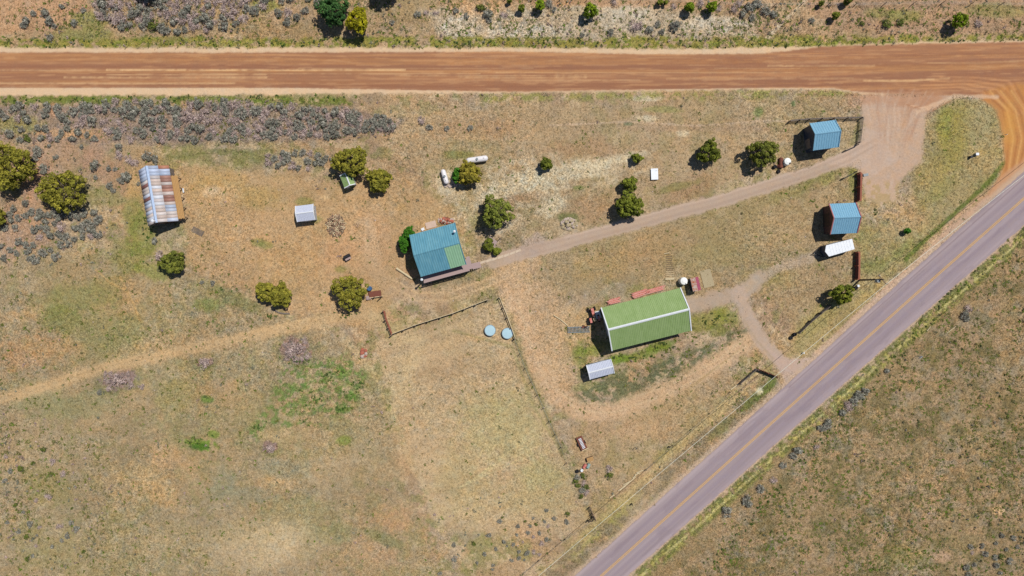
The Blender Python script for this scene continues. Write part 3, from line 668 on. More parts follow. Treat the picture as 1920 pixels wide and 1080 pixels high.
# cabin
g = Gable('cabin', 'cabin with teal blue roof, one pale green patch and a deck on its lower side', 'house', (775.8,478.5), (861.5,455), (767.5,441), (789.7,518.8), 3.9, 6.0)
g.wall(m_log, .4)
mb = MB(); g.slope(mb, 1, -g.L/2, g.L/2, rib=.28); g.slope(mb, -1, -g.L/2, g.L/2-2.95, rib=.28); mb.build('roof', m_blue, g.t)
mb = MB(); g.slope(mb, -1, g.L/2-2.95, g.L/2, rib=.28, lift=.004); tag(mb.build('roof_panel', m_seag, g.t), 'pale green metal patch of the roof')
g.ridge(m_blue, .35); g.rakes(m_blue, .12)
for fx, y in (('x+', 1.6), ('x+', -1.8), ('x-', 1.2), ('x-', -1.6)): g.opening('window', fx, y, 1.1, 1.1, 1.9, m_glass, .4, m_white)
g.opening('door', 'y-', 1.2, 1.0, 1.9, 1.82, m_wall_w, .4); g.opening('window', 'y-', -2.2, 1.6, 1.0, 2.2, m_glass, .4, m_white); g.opening('window', 'y+', .5, 1.4, 1.0, 2.0, m_glass, .4, m_white)
mb = MB(); yd = g.w2
mb.box((.1, yd-.15, 1.75), (g.L+.3, 2.1, .12)); mb.box((g.L/2+.5, yd+.25, 1.75), (.7, 2.4, .118))
deck = mb.build('deck', m_deck, g.t)
MB().box((.1, yd-1.12, .7), (g.L+.2, .06, 1.95)).build('light_blocker', m_wall_d, deck)  # dark board added below the deck edge so no light passes underneath
rl = MB()
for i in range(9): X = -g.L/2+.05+i*(g.L)/8; rl.box((X, yd-1.15, 2.15), (.09, .09, 1.0))
rl.box((.1, yd-1.15, 2.63), (g.L+.2, .16, .07)); rl.box((.1, yd-1.15, 2.2), (g.L+.2, .05, .05)); rl.build('railing', m_deck, deck)
for X in (-g.L/2, -g.L/6, g.L/6, g.L/2): MB().box((X, yd-1.1, .5), (.14, .14, 1.4)).build('post', m_wood, deck)
st = MB()
for i in range(6): st.box((g.L/2+.98+i*.26, yd-.55, 1.5-i*.26), (.28, 1.1, .06))
st.build('steps', m_deck, deck)
for X, Y, hh in ((g.L/2-.35, 2.2, 5.9), (-g.L/2-.0, -4.5, 4.3)):
    mb = MB(); z0 = g.prof(Y)-.2 if Y > 0 else 1.0
    mb.tube((X, Y, z0), (X, Y, hh), .13, n=10); ch = mb.build('stove_pipe', m_steel, g.t)
    MB().lathe([(.24, 0), (.24, .1), (.06, .24)], 12, (X, Y, hh)).build('cap', m_white, ch)

# big green barn
g = Gable('barn', 'large green metal barn with white ridge and edge trim beside the gravel loop', 'barn', (1141,618.3), (1292.3,580), (1127,577.5), (1148,657.3), 3.6, 6.1)
g.wall(m_wall_green, .3); g.roof(m_green, .32); g.ridge(m_white, .42); g.rakes(m_white, .2)
d = g.opening('sliding_door', 'x-', .2, 3.6, 3.0, 0, m_wall_w, .3); g.opening('sliding_door', 'x+', .2, 3.6, 3.0, 0, m_wall_w, .3)
for X in (-5, 0, 5): g.opening('window', 'y-', X, 1.2, .8, 1.8, m_glass, .3, m_white); g.opening('window', 'y+', X+.6, 1.2, .8, 1.8, m_glass, .3, m_white)
GB = g
# silver shed by the barn
g = Gable('metal_shed', 'silver grey metal shed with a white ridge, just below the large green barn', 'shed', (1103.9,699.5), (1149.3,687.6), (1098,685.7), (1105.2,711.9), 2.3, 2.95)
g.wall(m_wall_w, .12); g.roof(m_palegal, .3); g.ridge(m_white, .28); g.rakes(m_white, .13); g.opening('door', 'x-', 0, 1.1, 1.9, 0, m_white, .12); g.opening('window', 'y+', .8, .7, .5, 1.3, m_glass, .12, m_white)
# pale shed in the yard
g = Gable('garden_shed', 'small pale silver shed with white trim standing alone above the firewood heap', 'shed', (553.9,400.7), (586.7,396.7), (551,386.8), (556.7,416), 2.1, 2.7)
g.wall(m_wall_w, .15); g.roof(m_palegal, .28); g.ridge(m_white, .25); g.rakes(m_white, .13); g.opening('door', 'y-', 0, 1.2, 1.8, 0, m_white, .15); g.opening('window', 'x+', .2, .6, .5, 1.2, m_glass, .15, m_white)
# tiny green shed under juniper
g = Gable('garden_shed', 'tiny green roofed shed with white trim tucked against a round juniper', 'shed', (655.6,347), (646.9,324.6), (645.4,351.8), (665.6,344.5), 2.0, 2.6)
g.wall(m_wall_w, .12); g.roof(m_green, .28); g.ridge(m_white, .24); g.rakes(m_white, .14); g.opening('door', 'x-', 0, .8, 1.7, 0, m_wall_green, .12)
# blue sheds on the right
g = Gable('blue_shed', 'sky blue metal shed inside the small fenced pen by the dirt road turnoff', 'shed', (1529,251.3), (1577,245), (1516,231.2), (1521,282.5), 3.6, 5.2)
g.wall(m_trsheet, .25); g.roof(m_sky, .45); g.ridge(m_sky, .3); g.rakes(m_sky, .1); g.opening('door', 'x-', -1.0, 1.8, 2.3, 0, m_wall_g, .25); g.opening('window', 'y-', 0, .9, .7, 1.6, m_glass, .25, m_wall_g)
g = Gable('blue_shed', 'pale blue metal shed with faded red edge trim beside the white trailer', 'shed', (1564.5,408.5), (1615.5,406.4), (1555.5,381.9), (1557.6,438.9), 3.2, 4.9)
g.wall(m_wall_r, .25); g.roof(m_sky, .4); g.ridge(m_sky, .3); g.rakes(m_pink, .17); g.opening('sliding_door', 'x-', 0, 2.4, 2.5, 0, m_wall_d, .25); g.opening('window', 'x+', 0, 1, .8, 1.6, m_glass, .25, m_pink)
# small crimson shed
g = Gable('tool_shed', 'small hut with one rust streaked white slope and one faded crimson slope', 'shed', (1309.5,545), (1304,520), (1300.5,549.5), (1314.5,542), 2.0, 2.5)
g.wall(m_trsheet, .1); mb = MB(); g.slope(mb, 1, -g.L/2, g.L/2, rib=.3); mb.build('roof_panel', m_flame, g.t)['label'] = 'rust streaked white roof slope'
mb = MB(); g.slope(mb, -1, -g.L/2, g.L/2, rib=.3, lift=.004); mb.build('roof_panel', m_crimson, g.t)['label'] = 'faded crimson roof slope'
g.opening('door', 'x-', 0, .8, 1.6, 0, m_dark, .1)

# old barn with rusty sheets
g = Gable('old_barn', 'old log barn under a patched roof of bluish and rusty corrugated iron sheets', 'barn', (291.5,417), (273,311), (276.5,419.5), (334.2,413.8), 2.3, 4.7)
if g.w1 < 0: g.w1, g.w2 = g.w2, g.w1
g.wall(m_wall_g, .25)
V, Fc, Cc = [], [], []; r = np.random.RandomState(12); npan = 17; pl = g.L/npan
CS = [(196,204,222), (186,196,214), (214,204,200), (208,196,190), (204,188,180), (205,212,228), (176,188,208)]
DR = {(-1, 6): 1, (-1, 7): 1, (-1, 9): 1, (-1, 12): 1, (-1, 13): 1, (1, 7): 2, (1, 11): 2}
for side, w_ in ((1, g.w1), (-1, g.w2)):
    rows = ((0, .52), (.50, 1.0)) if side < 0 else ((0, 1.0),)
    for ri, (f0, f1) in enumerate(rows):
        for i in range(npan):
            x0 = -g.L/2+i*pl; x1 = x0+pl+.03; dz = .015*((i+ri) % 2)+.02*(1-ri)+(.01 if side > 0 else 0)
            c = CS[r.randint(len(CS))]
            if side < 0 and ri == 0: c = [(216,206,202), (208,190,180), (204,196,196), (212,214,222)][r.randint(4)]
            if i >= npan-3: c = (190,202,226) if i % 2 else (178,192,216)
            if side < 0 and ri == 1 and i in (6, 7): c = (160,116,102)
            if side < 0 and ri == 1 and i in (9, 10): c = (164,120,106) if i == 10 else (176,130,112)
            if side < 0 and ri == 1 and i in (12, 13): c = (164,122,108)
            if side > 0 and i in (7, 11): c = (128,84,80)
            if side < 0 and ri == 1 and i == npan-1: c = (188,128,100)
            v0 = len(V); t_ = .05
            ya, yb = w_*f0, w_*f1; za, zb = g.hr+dz-(g.hr-g.he)*f0, g.hr+dz-(g.hr-g.he)*f1
            V += [(x0, ya, za), (x1, ya, za), (x1, yb, zb), (x0, yb, zb)]+[(x0, ya, za-t_), (x1, ya, za-t_), (x1, yb, zb-t_), (x0, yb, zb-t_)]
            Fc += [(v0, v0+1, v0+2, v0+3), (v0+7, v0+6, v0+5, v0+4), (v0, v0+4, v0+5, v0+1), (v0+1, v0+5, v0+6, v0+2), (v0+2, v0+6, v0+7, v0+3), (v0+3, v0+7, v0+4, v0)]
            cb = np.array(base(c))*r.uniform(.85, 1.08); Cc += [cb]*8
link('roof', np_mesh('roof', np.array(V), np.array(Fc), m_rusty, np.array(Cc)), g.t)
g.ridge(M('blue_grey_ridge_sheet', (190,208,236), (170,190,220), scale=3, rough=.5), .55)
mb = MB(); X = -g.L/2-.1; mb.tube((X+.3, .1, g.hr-.4), (X+.3, .1, g.hr+.9), .2, n=10); ch = mb.build('stove_pipe', m_white, g.t)
MB().lathe([(.3, 0), (.3, .08), (.08, .25)], 12, (X+.3, .1, g.hr+.9)).build('cap', m_white, ch)
g.opening('door', 'x-', -.6, 1.8, 2.3, 0, m_wall_d, .25); g.opening('window', 'x-', 1.3, .7, .7, 1.2, m_glass, .25, m_wall_g); g.opening('window', 'x+', 0, .8, .8, 1.3, m_glass, .25, m_wall_g)
pb = MB()
for k in range(5): pb.box((-.8+.1*(k % 2), g.w2+.12-k*.25, 1.98-k*.05), (g.L*.78, .235, .06))
porch = pb.build('porch_roof', m_tan, g.t)
for k in range(5): MB().box((-g.L*.44+k*g.L*.18, g.w2-.8, .8), (.14, .14, 2.0)).build('post', m_wood, porch)
g.opening('door', 'y-', -.5, 1.1, 2.0, .3, m_wall_d, .25); g.opening('window', 'y-', 2.4, .9, .8, 1.2, m_glass, .25, m_wall_g)

# ---------------------------------------------------------------- trailer
def P3(u, v, h, z): p = PX(u, v, h); p.z = h+z; return p
z0 = zat(60, 7)
top_ = [(1549.5,460), (1598.3,447.6), (1603,467), (1555,481), (1547.6,471.5)]; ht = 2.5
tt = [PX(*p, ht) for p in top_]; c = sum(tt, Vector())/5; c.z = z0
t = thing('enclosed_trailer', 'white roofed enclosed trailer with a pointed nose parked below the pale blue shed', 'trailer', c)
mb = MB(); n5 = 5
lo = [Vector((p.x-c.x, p.y-c.y, .45)) for p in tt]; hi = [Vector((p.x-c.x, p.y-c.y, ht-.12)) for p in tt]
mb.add(lo+hi, [(0,1,2,3,4), (9,8,7,6,5)]+[(i, 5+i, 5+(i+1) % 5, (i+1) % 5) for i in range(5)]); body = mb.build('body', m_trsheet, t)
mb = MB(); cc = sum(hi, Vector())/5; r1 = [Vector((cc.x+(p.x-cc.x)*1.0, cc.y+(p.y-cc.y)*1.0, ht-.118)) for p in hi]; r2 = [Vector((p.x, p.y, ht)) for p in r1]
mb.add(r1+r2, [(4,3,2,1,0), (5,6,7,8,9)]+[(i, (i+1) % 5, 5+(i+1) % 5, 5+i) for i in range(5)])
for k in range(1, 9):
    f = k/9; a = r2[0].lerp(r2[1], f); b_ = r2[3].lerp(r2[2], f); mb.beam(a+Vector((0,0,.012)), b_+Vector((0,0,.012)), .07, .025)
mb.build('roof', m_white, t)
ax = (lo[1]-lo[0]).normalized(); nrm = Vector((-ax.y, ax.x, 0)); mid = (lo[0]+lo[1]+lo[2]+lo[3])/4
mb = MB(); nose = lo[4]
for q in (lo[0], lo[3]): mb.beam(q+Vector((0,0,-.02)), nose-ax*1.3+Vector((0,0,0)), .12)
mb.beam(nose-ax*1.3, nose-ax*1.6, .1); mb.build('hitch', m_dark, t)
MB().tube(nose-ax*1.25+Vector((0,0,-.35)), nose-ax*1.25+Vector((0,0,.35)), .05).build('jack', m_steel, t)
for sgn in (-1, 1):
    for k in (-.5, .45):
        cw = mid+ax*k+nrm*sgn*.86; cw.z = .34
        w_ = MB().tube(cw-nrm*.12, cw+nrm*.12, .34, n=18).build('wheel', m_rubber, t)
        MB().tube(cw-nrm*.13, cw+nrm*.13, .18, n=12).build('rim', m_steel, w_)
    cf = mid+nrm*sgn*.97; cf.z = .75; MB().box(cf, (1.9, .2, .06), math.atan2(ax.y, ax.x)).build('fender', m_steel, t)
e = (lo[1]+lo[2])/2+Vector((0,0,1.0)); MB().box(e+ax*.03, (.05, 1.5, 1.75), math.atan2(ax.y, ax.x)).build('door', m_white, t)

# ---------------------------------------------------------------- tanks and drums
def capsule(name, label, cat, a, b, rad, mat, legs=True, group=None):
    A, B = PX(*a, .9), PX(*b, .9); c = (A+B)/2; d = (B-A); L = d.length; t = thing(name, label, cat, (c.x, c.y, zat(c.x, c.y)), math.atan2(d.y, d.x), group)
    q = Matrix.Rotation(math.pi/2, 3, 'Y'); prof = []
    for i in range(7): an = math.pi/2*i/6; prof.append((rad*math.sin(an)+.001, -L/2+rad*(1-math.cos(an))))
    prof += [(r_, -z_) for r_, z_ in prof[::-1]]
    MB().lathe(prof, 20, (0, 0, rad+.35), q).build('shell', mat, t, smooth=True)
    MB().tube((0, 0, rad*2+.3), (0, 0, rad*2+.55), .22, n=14).build('valve_dome', m_steel, t)
    for X in (-L*.28, L*.28): MB().box((X, 0, .22), (.22, rad*1.5, .5)).build('foot', m_conc, t)
    if legs: MB().tube((L*.3, 0, rad*2+.3), (L*.3, 0, rad*2+.45), .06).build('relief_valve', m_dark, t)
capsule('propane_tank', 'white propane tank standing upright to the left of a juniper, shorter of the two', 'propane tank', (829.8,317.5), (838,345), .47, m_tank, group='white propane tanks')
capsule('propane_tank', 'longer white propane tank lying just above the juniper and partly hidden by it', 'propane tank', (874,302), (915,296), .55, m_tank, group='white propane tanks')
for o in C.objects:
    if o.get('label', '').startswith('white propane tank standing'): o['label'] = 'shorter white propane tank on bare pale soil left of the juniper'
def vtank(name, label, cat, u, v, rad, h, mat, lid=True):
    p = PX(u, v, h); z = zat(p.x, p.y); t = thing(name, label, cat, (p.x, p.y, z))
    MB().lathe([(rad, -.1), (rad, h*.3), (rad*1.02, h*.32), (rad*1.02, h*.36), (rad, h*.38), (rad, h*.8), (rad*.9, h*.93), (rad*.35, h), (rad*.3, h+.02)], 28, (0,0,0)).build('tank_body', mat, t)
    MB().tube((rad*.55, -rad*.55, h*.9), (rad*.55, -rad*.55, h+.12), .13, n=12).build('cap', m_dark if lid else mat, t)
    MB().tube((rad*.98, 0, .2), (rad*1.2, 0, .2), .05).build('outlet', m_dark, t)
vtank('water_tank', 'white round water tank at the upper right corner of the green barn', 'water tank', 1283, 527, .72, 1.5, m_poly, False)
vtank('water_tank', 'white round water tank by the driveway right of the rusty drum', 'water tank', 1478, 302, .68, 1.4, m_poly)
for u, v, lab in ((919, 619.5, 'pale blue round stock tank standing clear of the wire fence'), (951.5, 625, 'pale blue round stock tank touching the wire fence')):
    p = PX(u, v, .6); t = thing('stock_tank', lab, 'stock tank', (p.x, p.y, zat(p.x, p.y)), .4, 'pale blue stock tanks')
    MB().lathe([(1.02, -.05), (1.02, .25), (1.05, .27), (1.02, .3), (1.02, .58), (1.07, .6), (1.07, .66), (.98, .66), (.98, .58), (.02, .57)], 32).build('basin', m_steel, t)
    MB().lathe([(.975, .585), (.975, .62), (.02, .66)], 32).build('lid', m_ice, t)
# rusty drum and black barrels by the driveway
c = G(1463, 306, 0); t = thing('rusty_drum', 'rusty red drum lying on its side beside the white tank by the driveway', 'drum', c)
MB().lathe([(.33, -.95), (.38, -.93), (.38, -.3), (.41, -.28), (.38, -.25), (.38, .3), (.41, .32), (.38, .35), (.38, .93), (.33, .95)], 18, (0,0,.4), Matrix.Rotation(math.pi/2, 3, 'X')).build('shell', m_rust, t)
MB().box((0, .55, .1), (.9, .14, .22)).build('cradle', m_wood, t); MB().box((0, -.55, .1), (.9, .14, .22)).build('cradle', m_wood, t)
for u, v, lab in ((1457.5, 312, 'pale topped bucket against the rusty drum'),):
    c = G(u, v); t = thing('bucket', lab, 'bucket', c); MB().lathe([(.16, 0), (.2, .5), (.21, .52), (.19, .52), (.17, .1)], 14).build('pail', m_brick, t)
    MB().tube((-.2, 0, .5), (.2, 0, .5), .012).build('handle', m_steel, t)
def stack_tyres(u, v, n, lab, r_=.34, name='tyre_stack', cat='tyre stack'):
    c = G(u, v); t = thing(name, lab, cat, c)
    for i in range(n):
        MB().lathe([(r_*.55, 0), (r_*.9, .0), (r_, .06), (r_, .14), (r_*.9, .2), (r_*.55, .2), (r_*.5, .1)][::1], 18, (random.uniform(-.04,.04), random.uniform(-.04,.04), i*.205)).build('tyre', m_rubber, t)
random.seed(5)
stack_tyres(1451.5, 313.5, 3, 'short stack of black tyres left of the rusty drum')
stack_tyres(1459, 322, 2, 'two black tyres below the rusty drum at the driveway edge')

# ---------------------------------------------------------------- heaps
def heap(name, label, cat, u, v, ru, rv, n, mat, kind, seed, hmax=.6, part='log', mats=None):
    r = random.Random(seed); c = G(u, v); t = thing(name, label, cat, c); mats = mats or [mat]
    bs = [MB() for _ in mats]; 
    for i in range(n):
        a = r.uniform(0, 6.28); q = math.sqrt(r.random()); x, y = q*ru*.1*math.cos(a), q*rv*.1*math.sin(a); z = hmax*(1-q*q)*r.random()+.05; mb = bs[i % len(mats)]
        if kind == 'log':
            ang = r.uniform(0, 6.28); L = r.uniform(.3, .9); d = Vector((math.cos(ang), math.sin(ang), r.uniform(-.3, .3)))*L/2
            mb.tube(Vector((x, y, z+.06))-d, Vector((x, y, z+.06))+d, r.uniform(.05, .1), n=6)
        else:
            s = r.uniform(.12, .38); R = Matrix.Rotation(r.uniform(0, 6), 3, 'Z') @ Matrix.Rotation(r.uniform(-.5, .5), 3, 'X')
            mb.lathe([(s*.3, -s*.35), (s*.85, -s*.25), (s, .02), (s*.7, s*.4), (s*.2, s*.48)], r.choice((5, 6, 7)), (x, y, z), R)
    for b_, m_ in zip(bs, mats): b_.build(part, m_, t)
heap('firewood_heap', 'heap of split firewood on bare soil right of the pale silver shed', 'firewood heap', 630, 423, 17, 20, 240, None, 'log', 2, .7, 'firewood', [m_split, m_pale, m_wood])
heap('rock_pile', 'pale rock pile on the grass just above the gravel driveway', 'rock pile', 1067, 420, 16, 11, 110, None, 'rock', 3, .6, 'rock', [m_stone, m_conc])
heap('brick_pile', 'row of red bricks and stones heaped along the upper wall of the cabin', 'brick pile', 836, 414, 14, 5, 90, None, 'rock', 4, .4, 'rock', [m_brick, m_stone, m_rust])
heap('rock_pile', 'small scatter of pale rocks with a white can on the worn track', 'rock pile', 682, 662, 6, 9, 24, None, 'rock', 6, .2, 'rock', [m_stone, m_brick])
heap('rock_pile', 'loose pale stones beside the shorter propane tank', 'stones', 845, 345, 13, 6, 30, None, 'rock', 8, .1, 'rock', [m_stone])
heap('scrap_heap', 'jumble of rusty machine parts at the left end of the green barn', 'scrap heap', 1096, 613, 5, 3, 14, None, 'log', 9, .3, 'scrap', [m_rust, m_dark])

# ---------------------------------------------------------------- flat panels, slabs, poles
def slab(name, label, cat, u, v, du, dv, rz, mat, th=.12, part=None, extra=None):
    c = G(u, v); o = MB().box((0, 0, th/2+.02), (du*.1, dv*.1, th)).build(name, mat); o.location = c; o.rotation_euler = (0, 0, math.radians(rz))
    return tag(o, label, cat)
t = thing('cistern', 'bright white rectangular cistern cover alone on the pale slope', 'cistern', G(1226.5, 327), math.radians(2))
MB().box((0, 0, .18), (1.2, 1.95, .4)).build('curb', m_conc, t); MB().box((0, 0, .42), (1.32, 2.08, .07)).build('lid', m_white, t); MB().box((.3, .6, .47), (.2, .06, .05)).build('handle', m_steel, t)
slab('concrete_pad', 'bare concrete pad in the grass right of the small crimson hut', 'concrete pad', 1326, 522, 20, 33, 15, m_conc, .06)
slab('patio_slab', 'pale pinkish slab against the upper wall of the cabin', 'patio slab', 808, 421.5, 20, 12, 15, M('pink_concrete', (214,188,170), (202,174,156), scale=3, rough=.9), .1)
slab('stone_block', 'white stone block left of the pinkish slab by the cabin', 'stone block', 793, 430, 6, 5, 30, m_white, .3)
t = thing('slatted_rack', 'dark grey slatted rack lying on the grass right of the old rusty barn', 'rack', G(370.5, 434), math.radians(-27))
mb = MB()
for k in range(6): mb.box((0, -.45+k*.18, .08), (2.3, .1, .05))
mb.build('slats', m_wall_g, t); mb = MB()
for X in (-1.0, 1.0): mb.box((X, 0, .04), (.08, 1.1, .05))
mb.build('batten', m_dark, t)
for u, v, w_, l, lab in ((345, 357.5, 2.5, 8, 'narrow white board lying right of the old barn'), (341, 401, 2.6, 9, 'white box bench beside the old barn porch')):
    t = thing('board' if l == 8 else 'bench', lab, 'board' if l == 8 else 'bench', G(u, v), math.radians(8)); MB().box((0, 0, .35), (w_*.1, l*.1, .05)).build('seat' if l == 9 else 'plank', m_white, t)
    for Y in (-.3, .3): MB().box((0, Y, .16), (.2, .05, .34)).build('leg' if l == 9 else 'block', m_wood, t)
def pole(label, pts, rad=.09, mat=None, name='pole', cat='pole', h=.12):
    mb = MB(); P = [G(u, v, h) for u, v in pts]; c = P[0].copy()
    for a, b_ in zip(P[:-1], P[1:]): mb.tube(a-c, b_-c, rad, rad*.8, n=8)
    o = mb.build(name, mat or m_pale); o.location = c; return tag(o, label, cat)
pole('thick pale log lying left of the cabin towards its deck', [(743.5,503),(760,514),(773,523)], .22, name='log', cat='log', h=.2)
pole('pale log lying in the grass left of the grey cattle guard', [(1038,591),(1052,600),(1066,612)], .11, name='log', cat='log')
pole('short bleached pole continuing the line of the corner rail fence', [(1369.5,730.5),(1385.5,719.5)], .12)
pole('tiny pale board in the grass above the old harrow', [(1245,476),(1254.5,474)], .08, name='board', cat='board')
pole('short pale stick in the grass near the end of the long bleached poles', [(1143,933),(1152,927)], .1, name='stick', cat='stick')
pole('thin bleached pole lying in the grass beyond the paved road', [(1775,625),(1792,612)], .07)
pole('curved grey log half buried in weeds below the double juniper', [(514,581),(522,586),(532,588),(543,588)], .16, m_wall_g, 'log', 'log')
pole('short pale stick beyond the paved road nearest the traffic lanes', [(1738,621),(1745,612)], .08, name='stick', cat='stick')
t = thing('fallen_rails', 'bundle of long bleached rails lying parallel to the paved road', 'rails', G(1160, 920))
mb = MB(); c = G(1160, 920)
for a, b_ in (((1159,920),(1192,893)), ((1162,919),(1190,895)), ((1168,909),(1180,902)), ((1186,896),(1197,885)), ((1190,890),(1200,886)), ((1193,886),(1206,881))): mb.tube(G(*a, .15)-c, G(*b_, .2)-c, .1, .08, n=6)
mb.build('rail', m_pale, t)
# cattle guard and harrow
t = thing('cattle_guard', 'grey steel cattle guard lying left of the green barn', 'cattle guard', G(1085, 618), math.radians(2))
mb = MB()
for k in range(16): mb.box((-2.0+k*.26, 0, .16), (.09, .95, .1))
mb.build('bars', m_steel, t); mb = MB()
for Y in (-.5, .5): mb.box((0, Y, .08), (4.2, .12, .14))
mb.build('frame', m_steel, t)
t = thing('harrow', 'old pale harrow with a row of crossbars lying in the grass above the green barn', 'harrow', G(1255, 503), math.radians(2))
for k in range(12): MB().box((.02*(k % 3), 2.2-k*.36, .09), (1.05+.05*k, .07, .09)).build('crossbar', m_wood if k < 8 else m_pale, t)
MB().box((0, -2.0, .12), (1.7, .3, .1)).build('beam', m_pale, t)
mb = MB(); mb.beam((0, -2.1, .1), (.1, -3.1, .1), .08); mb.beam((-.15, -3.1, .1), (.3, -3.1, .1), .08); mb.beam((-.15, -3.1, .1), (-.1, -3.5, .1), .06); mb.beam((.3, -3.1, .1), (.25, -3.5, .1), .06); mb.build('drawbar', m_pale, t)

# red piles along the barn
def red_rack(lab, a, b_, wd, seed, cat='lumber pile'):
    r = random.Random(seed); A, B = PX(*a, .6), PX(*b_, .6); c = (A+B)/2; d = B-A; L = d.length
    t = thing('lumber_pile', lab, cat, (c.x, c.y, zat(c.x, c.y)), math.atan2(d.y, d.x)); mb = MB(); mb2 = MB()
    for k in range(9):
        y = -wd/2+wd*k/8; l = L*r.uniform(.75, 1.0); (mb if k % 3 else mb2).box((r.uniform(-.1,.1)*L, y, .45+.06*(k % 3)), (l, wd/9.5, .1))
    mb.build('board', m_red, t); mb2.build('board', M('pale_pink_board', (232,188,176), (214,160,146), scale=4, rough=.8), t)
    for X in (-L*.35, L*.35): MB().box((X, 0, .17), (.14, wd, .42)).build('bearer', m_wood, t)
red_rack('short stack of red boards against the upper barn wall, nearest its left end', (1139,567.5), (1164,561), .85, 1)
red_rack('wide stack of red boards against the middle of the upper barn wall', (1185,555.5), (1214,546), .95, 2)
red_rack('long stack of red boards against the upper barn wall, nearest the white tank', (1212,548), (1248,538.5), .75, 3)
# red tractor at the barn's left end
def tractor():
    c = G(1112, 591); t = thing('tractor', 'old rusty red tractor parked at the left end of the green barn', 'tractor', c, math.radians(105))
    mb = MB(); mb.box((.75, 0, 1.0), (1.3, .55, .6)); mb.box((-.2, 0, .85), (.9, .45, .5)); mb.build('body', m_rust, t)
    MB().box((.8, 0, 1.33), (1.1, .5, .06)).build('hood', m_red, t)
    for sgn in (-1, 1):
        w_ = MB().tube((-.75, sgn*.62, .7), (-.75, sgn*.95, .7), .7, n=22).build('wheel', m_rubber, t); MB().tube((-.75, sgn*.6, .7), (-.75, sgn*.97, .7), .36, n=14).build('rim', m_rust, w_)
        w_ = MB().tube((1.2, sgn*.5, .38), (1.2, sgn*.72, .38), .38, n=18).build('wheel', m_rubber, t); MB().tube((1.2, sgn*.48, .38), (1.2, sgn*.74, .38), .2, n=12).build('rim', m_rust, w_)
        MB().box((-.75, sgn*.78, 1.44), (.9, .4, .05)).build('fender', m_red, t)
    mb = MB(); mb.box((-.75, 0, 1.15), (.45, .5, .1)); mb.box((-.98, 0, 1.4), (.08, .5, .45)); mb.build('seat', m_pale, t)
    mb = MB(); mb.tube((.0, 0, 1.1), (-.2, 0, 1.6), .03); mb.lathe([(.2, 0), (.22, .02), (.2, .04)], 16, (-.2, 0, 1.6)); mb.build('steering_wheel', m_dark, t)
    MB().tube((.9, .12, 1.3), (.9, .12, 1.95), .04).build('exhaust', m_dark, t)
tractor()
c = G(1120.5, 590); t = thing('storage_box', 'cream coloured box between the old tractor and the barn wall', 'box', c, math.radians(15)); MB().box((0,0,.4), (.9, 1.3, .8)).build('box_body', m_pale, t); MB().box((0,0,.83), (.98, 1.38, .07)).build('lid', m_white, t)
# farm cart and junk lower centre
c = G(1090.5, 830.5); t = thing('hay_rake', 'rusty red implement with a row of white tines in the lower paddock corner', 'farm implement', c, math.radians(-65))
MB().box((0, 0, .4), (2.7, 1.2, .12)).build('frame', m_rust, t); mb = MB()
for k in range(8): mb.box((-.95+k*.26, .0, .6), (.13, .55, .2))
mb.build('tines', m_white, t); MB().box((1.25, .1, .55), (.12, 1.2, .12)).build('bar', m_pale, t)
for sgn in (-1, 1): w_ = MB().tube((0, sgn*.62, .34), (0, sgn*.74, .34), .34, n=16).build('wheel', m_dark, t); MB().tube((0, sgn*.6, .34), (0, sgn*.76, .34), .1).build('hub', m_rust, w_)
c = G(1106, 859.5); t = thing('crate', 'tan wooden crate below the rusty implement with white tines', 'crate', c, math.radians(17))
MB().box((0,0,.35), (1.3, .7, .6)).build('panels', m_wood, t); mb = MB(); [mb.box((-.5+k*.25, 0, .68), (.2, .74, .05)) for k in range(5)]; mb.build('slats', m_tan, t)
def drum(lab, u, v, mat, rz=0, lying=True, r_=.29, l=.88):
    c = G(u, v); t = thing('oil_drum', lab, 'drum', c, math.radians(rz)); R = Matrix.Rotation(math.pi/2, 3, 'Y') if lying else Matrix.Identity(3)
    pr = [(r_*.95, -l/2), (r_, -l/2+.02), (r_, -l/6), (r_*1.05, -l/6+.02), (r_, -l/6+.04), (r_, l/6), (r_*1.05, l/6+.02), (r_, l/6+.04), (r_, l/2-.02), (r_*.95, l/2)]
    MB().lathe(pr, 18, (0, 0, r_ if lying else l/2), R).build('shell', mat, t)
    o = (l/2, 0, r_+.12) if lying else (.12, 0, l); MB().tube(o, (o[0]+(.04 if lying else 0), 0, o[2]+(0 if lying else .04)), .04).build('bung', m_dark, t)
drum('pale green steel drum lying in the junk row below the wooden crate', 1103, 873, M('pale_green_drum', (170,190,184), (120,150,142), scale=3, rough=.5), 65)
drum('red drum lying between the green drum and the dark tyres in the junk row', 1096, 873.5, m_red, 60)
stack_tyres(1082, 883, 2, 'two dark tyres at the left end of the junk row')
drum('white drum standing beside the dark tyres of the junk row', 1090.5, 881, m_white, 0, False, .26, .6)
